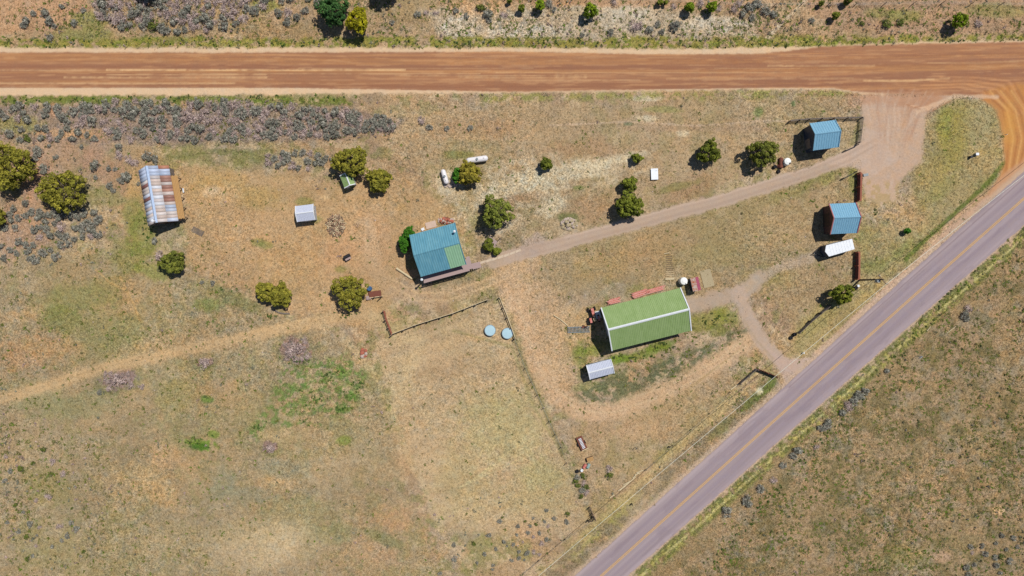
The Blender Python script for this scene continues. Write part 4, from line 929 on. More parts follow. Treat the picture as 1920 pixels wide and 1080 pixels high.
# yard bits
c = G(652, 481); t = thing('fire_pit', 'dark barrel grill on a stand alone in the mown yard', 'grill', c, math.radians(28))
MB().lathe([(.28, -.65), (.33, -.62), (.33, .62), (.28, .65)], 16, (0, 0, .75), Matrix.Rotation(math.pi/2, 3, 'Y')).build('barrel', m_dark, t); MB().box((0, -.5, .8), (1.1, .35, .05)).build('shelf', m_deck, t)
for X in (-.45, .45):
    for Y in (-.22, .22): MB().beam((X, Y, 0), (X*.8, Y*.8, .6), .06).build('leg', m_dark, t)
drum('blue barrel standing by the right side of the round juniper near the track', 694, 541, m_blued, 0, False, .42, .9)
c = G(704, 551); t = thing('flat_cart', 'low rusty flat cart with a pale edge board beside the blue barrel', 'cart', c, math.radians(8))
MB().box((0,0,.5), (2.3, 1.1, .08)).build('deck', m_rust, t); MB().box((.1,-.6,.56), (2.7,.12,.14)).build('board', m_pale, t); MB().box((-1.3,-.55,.45), (.9,.7,.06)).build('shelf', m_deck, t)
for X in (-.8, .8):
    for Y in (-.45, .45): w_ = MB().tube((X, Y-.06, .25), (X, Y+.06, .25), .25, n=14).build('wheel', m_rubber, t); MB().tube((X, Y-.07, .25), (X, Y+.07, .25), .08).build('hub', m_rust, w_)
def posts(lab, u, v, h, r_=.1, name='fence_post', cat='post', mat=None):
    c = G(u, v); o = MB().tube((0, 0, -.2), (0, 0, h), r_, r_*.9, n=8).build(name, mat or m_wood); o.location = c; return tag(o, lab, cat)
posts('tall wooden post at the right end of the flat cart', 716.5, 556, 2.6)
posts('short wooden post under the middle of the flat cart edge', 703, 557.5, 1.2)
# small well house by the driveway
c = G(922, 455); t = thing('well_house', 'tiny grey board hut with a leaning pole beside the small green shrub near the cabin', 'well house', c, math.radians(-35))
MB().box((0,0,.6), (1.3,1.2,1.2)).build('wall', m_wall_g, t); MB().box((0,0,1.25), (1.7,1.5,.08)).build('roof', m_deck, t); MB().box((-.66,0,.5), (.04,.6,.95)).build('door', m_wall_d, t)
c = G(933, 452); t = thing('pole', 'dark leaning pole with a crosspiece beside the tiny grey hut', 'pole', c); mb = MB(); mb.tube((0,0,0), (.5,.3,2.6), .07, .06); mb.build('shaft', m_dark, t); MB().beam((.2,.5,2.5), (.8,.1,2.5), .1).build('crosspiece', m_dark, t)
# paving path to the deck
for i, (u, v, du, dv) in enumerate([(893,494.5,13,4.6),(905,491.5,12,4.4),(916.5,488.5,12,4.6),(927.5,485.5,11,4.4),(938.5,482,12,4.8),(950,478.5,12,4.6),(961,474.5,11,4.2),(971.5,470.5,11,4.2)]):
    o = slab('paving_slab', 'pale paving slab of the footpath between the cabin deck and the driveway', 'paving slab', u, v, du*.97, dv, 15+i*.6, M('pale_path_slab', (216,196,172), (198,176,152), scale=4, rough=.95), .05); o['group'] = 'paving slabs of the footpath to the cabin'
for k, (u, v, lab) in enumerate([(1813, 270, ''), (1688, 650, '')]): pass
# signs, markers, hydrant-like bits
def sign(lab, u, v, h, w_, hh, rz, mat, tip=(0, 0)):
    c = G(u, v); t = thing('road_sign', lab, 'sign', c, math.radians(rz)); MB().tube((0,0,-.2), (tip[0],tip[1],h), .04, n=6).build('post', m_steel, t)
    MB().box((tip[0], tip[1]-.06, h-hh/2), (w_, .03, hh)).build('sign_plate', mat, t)
sign('small sign on a post beyond the paved road, across from the gravel exit', 1717, 667.5, 1.9, .6, .6, 40, m_white)
sign('white marker on a post at the corner of dirt road and grass island', 1880, 254, 1.2, .25, .4, 20, m_white)
sign('small dark backed sign in the grass near the lower wire fence by the paved road', 1191, 838, 1.4, .5, .4, 40, m_dark)
c = G(1825, 290); t = thing('survey_box', 'small grey and white box on the grass island right of the gravel turnoff', 'utility box', c); MB().box((.35,0,.3), (.5,.4,.6)).build('cabinet', m_steel, t); MB().box((.35,0,.63), (.56,.46,.06)).build('lid', m_white, t)
c = G(1818, 295); t = thing('utility_pedestal', 'small dark pedestal left of the grey and white box on the grass island', 'utility box', c); MB().box((0,0,.3), (.35,.4,.6)).build('cabinet', m_dark, t); MB().box((0,0,.63), (.4,.45,.05)).build('lid', m_dark, t)
posts('short dark marker post in the verge left of the paved road', 1184, 944, .9, .13, mat=m_dark)
posts('pale stub post on the grass strip above the gravel exit', 1505, 661.5, .7, .13, 'marker_post', 'post', m_white)
posts('lone dark post in the grass below the barn loop', 1254, 837, .8, .12, mat=m_dark)
# mailbox at the turnoff
c = G(1617, 330); t = thing('mailbox', 'grey mailbox on a post at the upper end of the red brown fence', 'mailbox', c, .2)
MB().box((0,0,.5), (.12,.12,1.1)).build('post', m_wood, t); MB().box((0,0,1.2), (.9,.5,.4)).build('box_body', m_steel, t); MB().box((.46,0,1.2), (.03,.44,.34)).build('door', m_white, t)

# ---------------------------------------------------------------- fences
def fence(name, label, pts, h=1.3, gap=2.4, rails=3, mat=m_wood, rmat=None, pw=.16, rw=.07, cat='fence', rh=.14, seed=1, board=0):
    r = random.Random(seed); P = [G(u, v) for u, v in pts]; c = P[0].copy(); t = thing(name, label, cat, c)
    for a, b_ in zip(P[:-1], P[1:]):
        d = b_-a; n = max(1, round(Vector((d.x, d.y)).length/gap)); q = math.atan2(d.y, d.x)
        for i in range(n+(1 if b_ is P[-1] else 0)):
            p = a.lerp(b_, i/n); zz = zat(p.x, p.y)-c.z; hh = h*r.uniform(.95, 1.12)
            MB().box((p.x-c.x, p.y-c.y, zz+hh/2-.15), (pw, pw, hh+.3), q).build('post', mat, t)
        for k in range(rails):
            mb = MB()
            for i in range(n):
                p0, p1 = a.lerp(b_, i/n), a.lerp(b_, (i+1)/n); z = h*(k+.6)/rails*.98
                o = Vector((-math.sin(q), math.cos(q), 0))*(pw/2+rw/2+.003)
                mb.beam(Vector((p0.x-c.x, p0.y-c.y, zat(p0.x, p0.y)-c.z+z+r.uniform(-.04,.04)))+o, Vector((p1.x-c.x, p1.y-c.y, zat(p1.x, p1.y)-c.z+z+r.uniform(-.04,.04)))+o, rw, rh)
            mb.build('rail', rmat or mat, t)
        if board:
            mb = MB(); n2 = int(Vector((d.x, d.y)).length/.24)
            for i in range(n2):
                p = a.lerp(b_, (i+.5)/n2); mb.box((p.x-c.x, p.y-c.y, zat(p.x,p.y)-c.z+h*board/2), (.2, .05, h*board*r.uniform(.9,1.1)), q)
            mb.build('boards', rmat or mat, t)
    return t
def wire_fence(name, label, pts, h=1.2, gap=3.6, wires=4, mat=m_wood, seed=1):
    r = random.Random(seed); P = [G(u, v) for u, v in pts]; c = P[0].copy(); t = thing(name, label, 'fence', c)
    tops = []
    for a, b_ in zip(P[:-1], P[1:]):
        n = max(1, round((b_-a).length/gap))
        for i in range(n+(1 if b_ is P[-1] else 0)):
            p = a.lerp(b_, i/n); zz = zat(p.x, p.y)-c.z; hh = h*r.uniform(.95, 1.25); s = r.uniform(-.06,.06)
            MB().tube((p.x-c.x, p.y-c.y, zz-.2), (p.x-c.x+s, p.y-c.y+s, zz+hh), .07, .06, n=6).build('post', mat, t); tops.append((p.x-c.x, p.y-c.y, zz))
    for k in range(wires):
        mb = MB()
        for a, b_ in zip(tops[:-1], tops[1:]): mb.beam((a[0], a[1], a[2]+h*(k+.7)/wires), (b_[0], b_[1], b_[2]+h*(k+.7)/wires), .012)
        mb.build('wire', m_steel, t)
fence('corral_fence', 'red brown plank corral fence ending above the pale blue shed by the mailbox', [(1606,326),(1605,378)], 1.5, 2.4, 4, m_redwood, pw=.2, rw=.34, rh=.05, seed=2)
fence('corral_fence', 'red brown plank corral fence running down from the white trailer', [(1603,473),(1602,524)], 1.5, 2.4, 4, m_redwood, pw=.2, rw=.34, rh=.05, seed=3)
fence('pen_fence', 'grey rail fence around the upper and right sides of the blue shed pen', [(1478,229),(1514,226),(1560,224),(1612,223),(1607,269)], 1.4, 2.2, 3, m_wall_g, seed=4)
fence('pen_fence', 'short dark rail gate slanting from the lower corner of the blue shed pen', [(1606,272),(1582,283)], 1.0, 2.4, 2, m_dark, pw=.1, seed=5)
fence('pen_fence', 'short dark rail gate slanting left from the top of the red brown fence', [(1603,322),(1578,335)], 1.0, 2.4, 2, m_dark, pw=.1, seed=6)
fence('paddock_fence', 'short rail fence with red boards at the left corner of the mown paddock', [(720,583),(724,599),(735,628)], 1.5, 1.7, 3, m_wood, m_redwood, pw=.2, rw=.1, seed=7)
fence('paddock_fence', 'long rail fence along the upper side of the mown paddock', [(736,627),(780,610),(850,588),(914,563)], 1.3, 2.6, 3, m_wall_g, m_pale, rw=.09, seed=8)
fence('paddock_fence', 'short rail fence running down from the paddock gate to the stock tanks', [(936,558),(951,595),(965,634)], 1.3, 2.2, 2, m_wall_g, m_pale, rw=.09, seed=9)
wire_fence('wire_fence', 'long wire fence down the right side of the mown paddock', [(965,636),(985,690),(1008,740),(1030,790),(1052,838),(1062,868)], 1.2, 3.4, 4, seed=10)
fence('corner_fence', 'grey rail fence with a rusty right arm by the gravel exit to the paved road', [(1386,719),(1417,692)], 1.3, 1.9, 3, m_wall_g, rw=.08, seed=11)
fence('gate', 'rusty brown plank gate beside the gravel exit to the paved road', [(1419,692),(1453,706)], 1.4, 1.8, 4, m_rust, rw=.08, rh=.22, cat='gate', seed=12)
fence('rail_fence', 'grey rail fence running down from the lone juniper beside the paved road', [(1552,572),(1516,602),(1493,624)], 1.5, 2.2, 4, m_dark, m_wall_g, rw=.07, seed=13)
stack_tyres(1489, 627, 3, 'black tyre stack at the lower end of the dark rail fence, upper one')
stack_tyres(1482, 633, 2, 'black tyre stack at the lower end of the dark rail fence, lowest one')
fence('brace_fence', 'short braced rail fence where the lower paddock corner meets the roadside', [(1105,950),(1110,962),(1115,972)], 1.4, 1.2, 3, m_wood, seed=14)
fence('brace_fence', 'short dark brace fence pointing left from the lower paddock corner', [(1112,966),(1102,975)], 1.2, 1.2, 2, m_dark, seed=15)
wire_fence('wire_fence', 'wire fence with leaning posts along the top edge right of the pale soil', [(1400,14),(1500,11),(1600,12),(1760,10),(1980,14)], 1.3, 5.5, 4, seed=16)
wire_fence('wire_fence', 'wire fence with thin posts crossing the pale soil along the top edge', [(900,-2),(1100,2),(1250,5),(1396,12)], 1.3, 5.0, 4, seed=17)
wire_fence('wire_fence', 'wire fence along the lower left side of the roadside two track', [(1108,976),(1060,1010),(1010,1050),(960,1090)], .8, 5.0, 2, seed=18)
wire_fence('wire_fence', 'wire fence following the verge from the junk row to the barn loop', [(1210,880),(1260,835),(1330,775),(1368,735)], .8, 5.5, 2, seed=19)

# ---------------------------------------------------------------- power line
HP = 8.2
def upole(u, v, lab, hgt=HP, az=0.0, trans=True):
    c = G(u, v); t = thing('utility_pole', lab, 'utility pole', c, az)
    MB().tube((0,0,-.3), (0,0,hgt), .17, .12, n=10).build('pole', M('dark_utility_wood', (84,72,62), (64,54,48), scale=8, rough=.9), t)
    MB().box((0, .0, hgt-.25), (2.2, .12, .14)).build('crossarm', m_wood, t)
    for X in (-.95, .95): MB().tube((X, 0, hgt-.18), (X, 0, hgt+.1), .06, .04).build('insulator', m_white, t)
    if trans: MB().tube((.0, -.42, hgt-1.7), (.0, -.42, hgt-.8), .3, n=14).build('transformer', m_steel, t)
upole(1612, 525, 'dark utility pole with a grey transformer at the lower end of the red brown fence', az=math.radians(-50))
upole(640, 1348, 'utility pole carrying the cable beyond the lower edge', az=math.radians(-50), trans=False)
upole(2262, 22, 'utility pole carrying the cable beyond the right edge', az=math.radians(-50), trans=False)
mb = MB(); A = PX(1650, 522.5, HP); q1 = G(640, 1348, HP); q2 = G(2262, 22, HP); A2 = G(1612, 525, HP); o0 = A2.copy()
off = Vector((math.cos(math.radians(-50)), math.sin(math.radians(-50)), 0))*.95
for sgn in (1,):
    for a, b_ in ((q1, A2), (A2, q2)):
        pr = None
        for i in range(25):
            s = i/24; p = a.lerp(b_, s)+off*sgn+Vector((0, 0, .1-1.1*4*s*(1-s)))
            if pr is not None: mb.tube(pr-o0, p-o0, .035, n=6, cap=False)
            pr = p
o = mb.build('power_cable', m_wire); o.location = o0; tag(o, 'thin pale overhead cable running beside the paved road', 'cable')
mb = MB(); a = A2-Vector((0,0,.6)); b_ = G(1606, 541, 0)
mb.tube(a-o0, b_-o0, .02, n=5); o = mb.build('guy_wire', m_steel); o.location = o0; tag(o, 'steel guy wire from the utility pole with the transformer', 'wire')
stack_tyres(1605, 540, 2, 'black tyres with a white lidded drum beside the base of the utility pole')
drum('white topped drum at the foot of the utility pole', 1608, 536, m_white, 0, False, .24, .5)

# ---------------------------------------------------------------- trees and shrubs
M_crown = leaf_mat('juniper_foliage'); M_twig = M('pale_twig', (176,158,148), (150,132,124), scale=9, rough=.9)
def leaves(rng, cen, rad, per, size, flat=.9, up=0.15):
    """cen (k,3) lobe centres, rad (k,), returns V,F,lobe index"""
    k = len(cen); n = k*per; li = np.repeat(np.arange(k), per)
    d = rng.normal(size=(n, 3)); d[:, 2] = np.abs(d[:, 2])*.9-.25; d /= np.linalg.norm(d, axis=1)[:, None]
    c = cen[li]+d*rad[li][:, None]*rng.uniform(.7, 1.05, (n, 1))
    nn = d+rng.normal(size=(n, 3))*.55; nn[:, 2] += up; nn /= np.linalg.norm(nn, axis=1)[:, None]
    a = np.cross(nn, rng.normal(size=(n, 3))); a /= np.linalg.norm(a, axis=1)[:, None]+1e-9; b = np.cross(nn, a)
    s = size*rng.uniform(.6, 1.3, (n, 1))
    V = np.stack([c+a*s, c-a*s*.6+b*s*.9, c-a*s*.6-b*s*.9], 1).reshape(-1, 3)
    return V, np.arange(len(V)).reshape(-1, 3), np.repeat(li, 3)
def crown_mesh(seed, rx, ry, rz, hc, c1, c2, size=.17, gap=.0, dens=1.0, lean=(0, 0)):
    g_ = np.random.RandomState(seed); R = (rx+ry)/2; lr = .17+.066*R
    k = int(9+dens*5.5*(rx*ry)/(lr*lr)*.42); d = g_.normal(size=(k*3, 3)); d /= np.linalg.norm(d, axis=1)[:, None]
    q = g_.uniform(.35, 1.0, (k*3, 1))**.5; p = d*q
    kk = vnoise(d[:, 0]*2.2+9+seed, d[:, 1]*2.2+5, seed) > gap; kk &= p[:, 2] > -.55; p = p[kk][:k]
    w_ = 1+.16*np.sin(3*np.arctan2(p[:, 1], p[:, 0])+seed)+.10*np.sin(5*np.arctan2(p[:, 1], p[:, 0])+2*seed)
    cen = np.stack([p[:, 0]*w_*(rx-lr*.8)+lean[0]*p[:, 2], p[:, 1]*w_*(ry-lr*.8)+lean[1]*p[:, 2], p[:, 2]*(rz-lr*.4)+hc], -1)
    cen[:, 2] = np.maximum(cen[:, 2], .25)
    rad = lr*g_.uniform(.7, 1.3, len(cen)); V, F_, li = leaves(g_, cen, rad, int(64*dens), size*.82)
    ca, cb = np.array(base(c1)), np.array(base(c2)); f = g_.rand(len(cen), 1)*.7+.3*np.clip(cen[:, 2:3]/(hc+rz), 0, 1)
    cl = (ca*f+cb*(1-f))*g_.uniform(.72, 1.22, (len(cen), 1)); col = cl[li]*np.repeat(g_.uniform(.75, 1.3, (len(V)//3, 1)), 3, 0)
    V = V.copy(); V[:, 2] = np.maximum(V[:, 2], -.1)
    return V, F_, col.clip(0, .7), cen
JC = ((170,160,62), (112,114,44)); GC = ((144,146,60), (92,102,46)); DG = ((84,120,62), (48,84,46)); HG = ((84,138,40), (56,104,30)); MG = ((142,148,54), (88,100,40)); SG = ((150,156,64), (96,108,50))
def tree(label, u, v, ru, rv, cols, name='juniper_tree', cat='tree', hz=.75, seed=None, gap=0.0, dens=1.0, size=.17, trunk=True, group=None, base_uv=None):
    seed = seed or int(u*7+v*3) % 9973; rx, ry = ru*.1, rv*.1; R = (rx+ry)/2; rz = R*hz; hc = rz*.95+.35
    p = PX(u, v, hc); 
    if base_uv: p = PX(*base_uv)
    t = thing(name, label, cat, (p.x, p.y, zat(p.x, p.y)), 0, group)
    V, F_, col, cen = crown_mesh(seed, rx, ry, rz, hc, cols[0], cols[1], size, gap, dens)
    link('crown', np_mesh('crown', V, F_, M_crown, col), t)
    rg = random.Random(seed); mb = MB(); tr = .06+.045*R
    mb.tube((0, 0, -.3), (rg.uniform(-.1,.1), rg.uniform(-.1,.1), hc*.5), tr*1.4, tr, n=8)
    for i in range(7 if R > 1 else 4):
        c_ = Vector(cen[rg.randrange(len(cen))]); m_ = Vector((c_.x*.4, c_.y*.4, max(.3, hc*.5))); mb.tube((0, 0, hc*.2), m_, tr*.8, tr*.5, n=6); mb.tube(m_, c_, tr*.5, tr*.15, n=5)
    if trunk: mb.build('trunk', m_bark, t)
    if gap > 0 and R > 1:
        db = MB()
        for i in range(22):
            a_ = rg.uniform(0, 6.28); q_ = R*rg.uniform(.15, .85); m_ = Vector((q_*.3*math.cos(a_), q_*.3*math.sin(a_), hc*.8)); e_ = Vector((q_*math.cos(a_), q_*math.sin(a_), hc+rz*rg.uniform(.3, 1.0)))
            db.tube(m_, e_, .045, .015, n=4); s_ = Vector((rg.uniform(-.5,.5), rg.uniform(-.5,.5), .25)); db.tube(m_.lerp(e_, .6), m_.lerp(e_, .6)+s_, .025, .01, n=3)
        tag(db.build('dead_branch', M_twig, t), 'bare grey dead twigs showing in the crown')
    return t
tree('largest yellow green juniper cut by the left edge', 20, 312, 45, 44, JC, hz=.7)
tree('broad yellow juniper with a grey centre, right of the largest one at the left edge', 117, 357, 47, 39, JC, hz=.62, gap=.18)
tree('juniper mostly cut off by the left edge below the largest one', -9, 407, 17, 22, JC)
tree('round green juniper below the old rusty barn', 323, 492, 24, 22, GC)
tree('large green yellow juniper directly above the tiny green shed', 658, 303, 34, 29, JC, hz=.8)
tree('round yellow juniper right of the tiny green shed', 711, 337, 24, 24, JC)
tree('round yellow olive juniper between the two propane tanks', 879, 325, 26, 23, ((176,160,62), (124,118,46)))
tree('bright green shrub pressed against the juniper by the propane tanks', 858, 330, 11, 15, HG, 'green_shrub', 'shrub', .9)
tree('tall open green tree standing above the gravel driveway start near the cabin', 931, 398, 31, 31, SG, 'leafy_tree', hz=.95, gap=.22)
tree('small round green juniper on the pale soil slope, left one', 1024, 307, 12, 12, MG, hz=1.1)
tree('small oval green juniper on the pale soil above the white cistern', 1195, 297, 11, 9, MG, hz=1.0)
tree('lopsided green juniper casting a wide dark shadow, left of the largest one in the row', 1330, 285, 23, 23, MG, hz=.95, gap=.15)
tree('spreading open juniper between the lopsided one and the rusty drum', 1430, 287, 29, 26, GC, hz=.9, gap=.22)
tree('small upper juniper of the touching pair above the driveway', 1180, 346, 15, 15, MG, hz=1.0, gap=.1)
tree('larger lower juniper of the touching pair above the driveway', 1180, 385, 28, 24, MG, hz=.9)
tree('lone round juniper between the utility pole and the paved road', 1578, 551, 23, 19, ((150,154,52), (84,98,42)), hz=1.1)
tree('left half of the double juniper at the lower edge of the yard', 499, 547, 23, 19, JC)
tree('right half of the double juniper at the lower edge of the yard', 526, 554, 20, 24, JC)
tree('large round juniper beside the blue barrel above the two track', 656, 547, 32, 33, JC, hz=.75, gap=.1)
tree('dark green leafy tree above the dirt road touching a yellow juniper', 626, 22, 29, 29, DG, 'leafy_tree', hz=.85)
tree('yellow juniper just above the dirt road beside the dark green tree', 671, 40, 21, 24, ((190,180,36), (130,128,32)), hz=1.1)
tree('bright green hedge bush at the upper left corner of the cabin, upper one', 767, 438, 12, 14, HG, 'hedge_bush', 'bush', 1.1, dens=1.3, size=.12)
tree('bright green hedge bush beside the left wall of the cabin, lower one', 758, 458, 12, 16, HG, 'hedge_bush', 'bush', 1.1, dens=1.3, size=.12)
tree('small green shrub half hiding the tiny grey hut near the cabin', 916, 459, 11, 12, MG, 'green_shrub', 'shrub', .9, gap=.1)
tree('low green shrub below the tiny grey hut by the path', 931, 471, 8, 8, MG, 'green_shrub', 'shrub', .8)
tree('tiny dark green bush alone right of the pale blue shed', 1702, 433, 6, 6, HG, 'green_shrub', 'shrub', 1.0)
for u, v, r_, lab in [(978,17,7,'small green juniper at the top edge, first of the row on pale soil'), (1012,11,10,'green juniper at the top edge, second of the row on pale soil'),
        (1107,21,14,'largest green juniper of the row on pale soil at the top edge'), (1237,5,6,'tiny juniper at the top edge, left of a touching pair'), (1247,7,4,'tiniest juniper at the top edge, right of a touching pair'),
        (1292,15,10,'round juniper at the top edge, left of two alike with a gap between'), (1334,14,10,'round juniper at the top edge, right of two alike with a gap between'),
        (1588,3,8,'juniper cut by the top edge above the wire fence'), (1565,31,7,'small juniper just below the top wire fence'), (1538,8,5,'small juniper on the line of the top wire fence'),
        (1797,41,14,'juniper with a long dark shadow near the top right corner'), (955,3,5,'tiny dark juniper at the top edge, farthest left on the pale soil')]:
    tree(lab, u, v, r_, r_, MG if r_ < 10 else ((150,170,40), (96,122,34)), hz=1.25, size=.13)
tree('tall juniper beyond the top edge whose dark shadow falls right of the yellow one', 700, -22, 30, 26, DG, hz=1.5, base_uv=(738,-20))
tree('tall juniper beyond the top edge whose dark shadow falls among the sagebrush', 290, -26, 24, 20, DG, hz=1.5, base_uv=(297,-19))

def shrub_mesh(seed, R, c1, c2, dead=0.0, per=26, size=.09):
    g_ = np.random.RandomState(seed); k = 13
    a = g_.uniform(0, 6.28, k); q = np.sqrt(g_.rand(k))*.72*R; cen = np.stack([q*np.cos(a)*g_.uniform(.7,1.2,k), q*np.sin(a), .25*R+.4*R*(1-(q/R)**2)*g_.uniform(.5,1.1,k)], -1)
    rad = R*g_.uniform(.2, .36, k); V, F_, li = leaves(g_, cen, rad, per, size*R)
    ca, cb = np.array(base(c1)), np.array(base(c2)); f = g_.rand(k, 1); cl = (ca*f+cb*(1-f))*g_.uniform(.75, 1.25, (k, 1)); col = cl[li]*np.repeat(g_.uniform(.7, 1.3, (len(V)//3, 1)), 3, 0)
    m = int(14+34*dead); an = g_.uniform(0, 6.28, m); l = g_.uniform(.6, 1.15, m)*R; w_ = .02*R+.008
    tip = np.stack([np.cos(an)*l, np.sin(an)*l, R*g_.uniform(.25, .8, m)], -1); b0 = np.stack([-np.sin(an)*w_, np.cos(an)*w_, 0*an+.05], -1)
    T = np.stack([b0, -b0+[0,0,.1], tip], 1).reshape(-1, 3); tc = np.repeat(np.array(base((214,194,182)))[None]*g_.uniform(.75, 1.15, (m, 1)), 3, 0)
    V2 = np.concatenate([V, T]); F2 = np.arange(len(V2)).reshape(-1, 3); return V2, F2, np.concatenate([col, tc]).clip(0, .7)
SAGE = [np_mesh('sagebrush', *shrub_mesh(100+i, 1.0, (166,162,148), (118,118,104), .45, 36, .10)[:2], M_leaf, shrub_mesh(100+i, 1.0, (166,162,148), (118,118,104), .45, 36, .10)[2]) for i in range(5)]
DEAD = [np_mesh('dead_sagebrush', *shrub_mesh(200+i, 1.0, (204,182,174), (164,142,138), 1.2, 17, .085)[:2], M_leaf, shrub_mesh(200+i, 1.0, (204,182,174), (164,142,138), 1.2, 17, .085)[2]) for i in range(4)]
GRN = [np_mesh('weed_bush', *shrub_mesh(300+i, 1.0, (120,128,58), (84,98,44), .1, 34, .10)[:2], M_leaf, shrub_mesh(300+i, 1.0, (120,128,58), (84,98,44), .1, 34, .10)[2]) for i in range(3)]
rb = random.Random(77); placed = []; nsage = 0
def shrub(kind, u, v, r_, label, group):
    global nsage
    me = rb.choice({'s': SAGE, 'd': DEAD, 'g': GRN}[kind]); nm = {'s': 'sagebrush', 'd': 'dead_sagebrush', 'g': 'weed_bush'}[kind]
    p = G(u, v, -.03); o = bpy.data.objects.new(nm, me); C.objects.link(o); o.location = p; s = r_*.1
    o.scale = (s*rb.uniform(.85, 1.2), s*rb.uniform(.85, 1.2), s*rb.uniform(.8, 1.1)); o.rotation_euler = (0, 0, rb.uniform(0, 6.28)); nsage += 1
    tag(o, label, {'s': 'sagebrush', 'd': 'dead shrub', 'g': 'bush'}[kind], group); return o
def region(pts, n, r0, r1, place, pd=.25, pg=0.0, sep=.75):
    us = [p[0] for p in pts]; vs = [p[1] for p in pts]; k = 0; tries = 0
    while k < n and tries < n*60:
        tries += 1; u, v = rb.uniform(min(us), max(us)), rb.uniform(min(vs), max(vs)); r_ = rb.uniform(r0, r1)
        if not inside(pts, np.array([u]), np.array([v]))[0]: continue
        if any((u-a)**2+(v-b)**2 < (sep*(r_+c))**2 for a, b, c in placed): continue
        placed.append((u, v, r_)); k += 1; x = rb.random(); kd = 'd' if x < pd else ('g' if x < pd+pg else 's')
        lab = {'s': 'grey green sagebrush ', 'd': 'bare lilac grey dead shrub ', 'g': 'low olive green bush '}[kd]+place
        shrub(kd, u, v, r_, lab, {'s': 'sagebrush ', 'd': 'dead shrubs ', 'g': 'green bushes '}[kd]+place)
B1 = 'in the dense band just below the dirt road'
region([(108,202),(190,192),(330,190),(560,198),(640,212),(680,225),(690,243),(560,236),(330,232),(150,232),(108,226)], 92, 8, 13, B1, .40, 0, .50)
region([(200,240),(330,238),(520,240),(610,236),(600,256),(400,264),(205,262)], 48, 7, 12, B1, .26, 0, .48)
region([(-5,200),(90,198),(98,224),(30,228),(-5,226)], 10, 8, 13, B1, .3, 0, .65); region([(560,202),(660,210),(745,222),(748,246),(650,250),(600,262),(560,262)], 22, 7, 12, B1, .4, 0, .55); region([(18,238),(112,236),(160,248),(190,262),(18,264)], 15, 7, 10, B1, .15, .1, .7)
B2 = 'in the thicket above the dirt road at top left'
region([(185,-4),(520,-4),(500,18),(440,50),(330,66),(230,52),(182,34)], 80, 8, 14, B2, .42, .04, .52); region([(520,-4),(605,-4),(600,50),(545,52),(525,30)], 9, 8, 12, B2, .25)
for u, v, r_ in ((67,27,8), (90,28,10), (98,40,11), (52,42,10), (47,49,8), (120,14,7), (143,44,8), (96,72,8), (160,22,6), (105,50,7)): placed.append((u, v, r_)); shrub('s', u, v, r_, 'grey green sagebrush on the reddish soil at the top left corner', 'sagebrush on the top left reddish soil')
B3 = 'on reddish soil below the two large left junipers'
region([(60,388),(120,392),(190,400),(186,440),(120,462),(62,440)], 36, 7, 11, B3, .12, 0, .6); region([(2,405),(55,372),(55,425),(0,440)], 9, 7, 10, B3, .05, 0, .7)
region([(0,455),(60,452),(120,455),(118,480),(28,495),(0,480)], 13, 7, 11, B3, 0, 0, .7)
B4 = 'scattered between the left junipers and the old barn'
for k_, u, v, r_ in (('s',72,284,11),('s',66,298,8),('s',94,274,5),('s',106,295,6),('s',84,318,10),('s',182,311,13),('s',205,316,7),('s',181,333,6),('s',207,348,8),('s',213,357,6),('s',216,318,5),('s',238,330,13),('s',228,338,9),('d',226,292,11),('d',242,300,10),('s',225,276,10),('s',277,294,11),('s',292,300,10),('d',254,305,9),('s',260,345,5),('s',155,275,6)):
    placed.append((u, v, r_)); shrub(k_, u, v, r_, ('grey green sagebrush ' if k_ == 's' else 'bare lilac grey dead shrub ')+B4, ('sagebrush ' if k_ == 's' else 'dead shrubs ')+B4)
region([(500,284),(600,282),(630,300),(600,314),(540,318),(502,306)], 20, 7, 11, 'in the clump left of the tiny green shed', .3, 0, .6)
for k_, u, v, r_, lab in (('s',657,222,12,'largest sagebrush just past the right end of the dense band'),('d',672,240,9,'dead shrub at the lower right end of the dense band'),('s',708,233,12,'sagebrush standing in the gap right of the dense band'),('d',735,240,10,'dead shrub right of the gap beyond the dense band'),
        ('s',805,240,8,'sagebrush at the left of three in a row along the old fence line'),('s',838,241,6,'middle sagebrush of three in a row along the old fence line'),('s',882,240,7,'rightmost sagebrush of three in a row along the old fence line'),('d',790,226,9,'dead pale shrub above the three sagebrushes in a row'),
        ('d',300,478,12,'tangled bare branches beside the juniper below the old barn'),('s',290,452,8,'sagebrush directly below the old barn'),('s',379,529,5,'left one of two small sagebrushes by the yard edge track'),('s',399,531,6,'right one of two small sagebrushes by the yard edge track'),
        ('d',552,655,17,'purple brown dead shrub mat ringed by green weeds below the two track'),('d',222,712,17,'wide purple brown dead shrub mat just below the two track at left'),('d',385,680,11,'pale lilac dead shrub mat below the two track'),('d',508,840,9,'small dark purple dead shrub alone in the lower left field'),
        ('d',545,662,12,'smaller dead shrub on the mat ringed by green weeds'),('s',188,735,7,'sagebrush at the lower left of the wide dead shrub mat'),('d',266,725,7,'small dead shrub right of the wide dead shrub mat'),
        ('d',1142,878,9,'grey dead shrub with a green one below it in the lower paddock corner'),('g',1142,892,8,'green bush directly below the grey dead shrub in the lower paddock corner')):
    placed.append((u, v, r_)); shrub(k_, u, v, r_, lab, None)
region([(1080,890),(1098,885),(1100,925),(1090,935),(1078,910)], 9, 6, 8, 'in the thin row below the junk row', .3, .3, .6)
region([(930,945),(1070,950),(1060,985),(1000,1060),(940,1060)], 30, 3.2, 6.5, 'scattered over the bottom edge left of the roadside two track', .12, .1, 1.0)
region([(860,1010),(940,1000),(960,1070),(800,1078),(790,1040)], 10, 3.5, 7, 'along the bottom edge in the middle of the field', .1, .2, 1.0)
